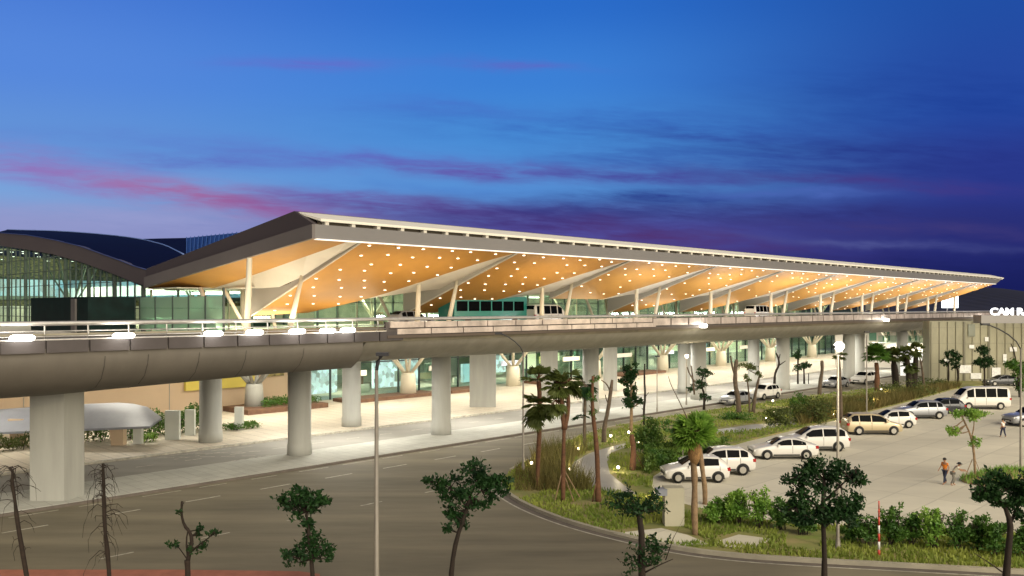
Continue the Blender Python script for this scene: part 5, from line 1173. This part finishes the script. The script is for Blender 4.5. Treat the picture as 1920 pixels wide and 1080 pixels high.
def smooth(v, a, b):
    n = N.new('ShaderNodeMapRange'); n.interpolation_type = 'SMOOTHSTEP'; K.new(v, n.inputs[0]); n.inputs[1].default_value = a; n.inputs[2].default_value = b; return n.outputs[0]
col = mix(smooth(az, R(-31), R(2)), left, mid); col = mix(smooth(az, R(2), R(30)), col, right)
yy = math_('MAXIMUM', sx.outputs[1], .08)
Pp = math_('MULTIPLY_ADD', math_('DIVIDE', sx.outputs[0], yy), 1600, 960); Qq = math_('MULTIPLY_ADD', math_('DIVIDE', sx.outputs[2], yy), -1600, 575)
def nz(ax, ay, off, det=6, rough=.55, dist=.4):
    cb = N.new('ShaderNodeCombineXYZ'); K.new(math_('MULTIPLY', Pp, ax), cb.inputs[0]); K.new(math_('MULTIPLY', math_('MULTIPLY_ADD', Pp, -.05, Qq), ay), cb.inputs[1]); cb.inputs[2].default_value = off
    n = N.new('ShaderNodeTexNoise'); n.inputs['Scale'].default_value = 1; n.inputs['Detail'].default_value = det; n.inputs['Roughness'].default_value = rough; n.inputs['Distortion'].default_value = dist
    K.new(cb.outputs[0], n.inputs['Vector']); return n.outputs['Fac']
nw = nz(.0045, .012, 3.3, 5); nf = nz(.006, .045, 7.7, 7, .6); ng = nz(.012, .09, 1.2, 6, .6)
warp = math_('MULTIPLY', math_('SUBTRACT', nw, .5), 52); Qw = math_('ADD', Qq, warp)
def gauss(v, c, wd):
    q = math_('MULTIPLY', math_('SUBTRACT', v, c), 1/wd); return math_('POWER', 2.718, math_('MULTIPLY', math_('MULTIPLY', q, q), -1))
fa = smooth(nf, .30, .68); fb = smooth(ng, .28, .70)
tex = math_('ADD', math_('MULTIPLY', fa, .6), math_('MULTIPLY', fb, .4))
def band(x0, y0, sl, sx_, sy_, c_, st, t_=.75):
    global col
    v = math_('SUBTRACT', Qw, math_('MULTIPLY_ADD', Pp, sl, y0-sl*x0))
    m_ = math_('MULTIPLY', gauss(Pp, x0, sx_), gauss(v, 0, sy_)); m_ = math_('MULTIPLY', m_, math_('MULTIPLY_ADD', tex, t_*1.35, 1-t_))
    col = mix(math_('MULTIPLY', m_, st*.86, clamp=True), col, s2l(c_))
for b_ in [(1150, 235, .02, 420, 30, (50, 88, 180), .55), (1330, 258, -.02, 170, 13, (50, 74, 160), .6), (820, 205, .03, 170, 16, (74, 112, 200), .5),
           (1750, 190, .04, 300, 60, (26, 58, 145), .55), (1700, 300, .03, 420, 50, (36, 50, 130), .85), (1250, 300, .01, 260, 20, (48, 80, 168), .6),
           (300, 262, .06, 260, 14, (92, 124, 205), .5), (340, 300, .02, 190, 17, (92, 104, 190), .8), (660, 294, .03, 210, 15, (96, 102, 190), .8),
           (900, 315, .04, 200, 15, (104, 76, 164), .95), (1180, 328, .03, 230, 15, (70, 68, 152), .9), (830, 350, .02, 240, 13, (80, 132, 208), .6),
           (250, 415, .03, 380, 34, (150, 156, 206), .8), (60, 308, .14, 250, 30, (142, 120, 190), .95), (130, 345, .12, 200, 16, (132, 130, 200), .7),
           (350, 362, .12, 190, 25, (172, 98, 150), .95), (520, 392, .08, 130, 16, (158, 88, 150), .95), (640, 368, .05, 160, 12, (118, 88, 168), .8),
           (780, 388, .05, 260, 18, (108, 74, 150), .95), (1020, 415, .06, 330, 32, (62, 52, 122), 1.0), (1150, 395, .03, 230, 12, (52, 58, 130), .8),
           (1240, 368, -.01, 230, 16, (42, 64, 140), 1.0), (1250, 445, .08, 260, 22, (82, 52, 112), .9), (1600, 405, .02, 420, 26, (46, 50, 118), .9),
           (1640, 345, .07, 300, 13, (70, 58, 132), .8), (1480, 363, .01, 150, 9, (78, 106, 186), 1.1), (1720, 430, .05, 330, 12, (66, 60, 122), .7),
           (1660, 455, .05, 240, 8, (84, 90, 152), .85), (1750, 520, 0, 500, 48, (26, 32, 92), .9), (580, 122, .02, 140, 11, (104, 106, 200), .8), (955, 124, .03, 110, 9, (100, 98, 192), .75)]:
    band(*b_)
# behind the camera: darker dusk; below horizon dark
back = smooth(sx.outputs[1], -.1, .55)
col = mix(back, s2l((14, 22, 52)), col)
col = mix(smooth(az, R(-50), R(-36)), s2l((22, 34, 72)), col)
col = mix(smooth(az, R(38), R(52)), col, s2l((12, 20, 60)))
col = mix(smooth(el, R(-1.5), R(-.2)), s2l((20, 20, 30)), col)
K.new(col, bg.inputs[0])

cam = bpy.data.cameras.new('camera'); co_ = bpy.data.objects.new('camera', cam); COL.objects.link(co_)
co_.location = (0, 0, H); co_.rotation_euler = (R(90), 0, 0)
cam.sensor_width = 36; cam.lens = 36*F/1920; cam.shift_y = -(HOR-540)/1920*-1
cam.clip_end = 9000; cam.clip_start = .1
scene.camera = co_
scene.view_settings.view_transform = 'Standard'; scene.view_settings.look = 'None'; scene.view_settings.exposure = 0; scene.view_settings.gamma = 1
scene.cycles.max_bounces = 6; scene.cycles.diffuse_bounces = 3; scene.cycles.glossy_bounces = 3; scene.cycles.transparent_max_bounces = 14
scene.cycles.use_denoising = True; scene.cycles.sample_clamp_indirect = 4; scene.cycles.use_light_tree = True
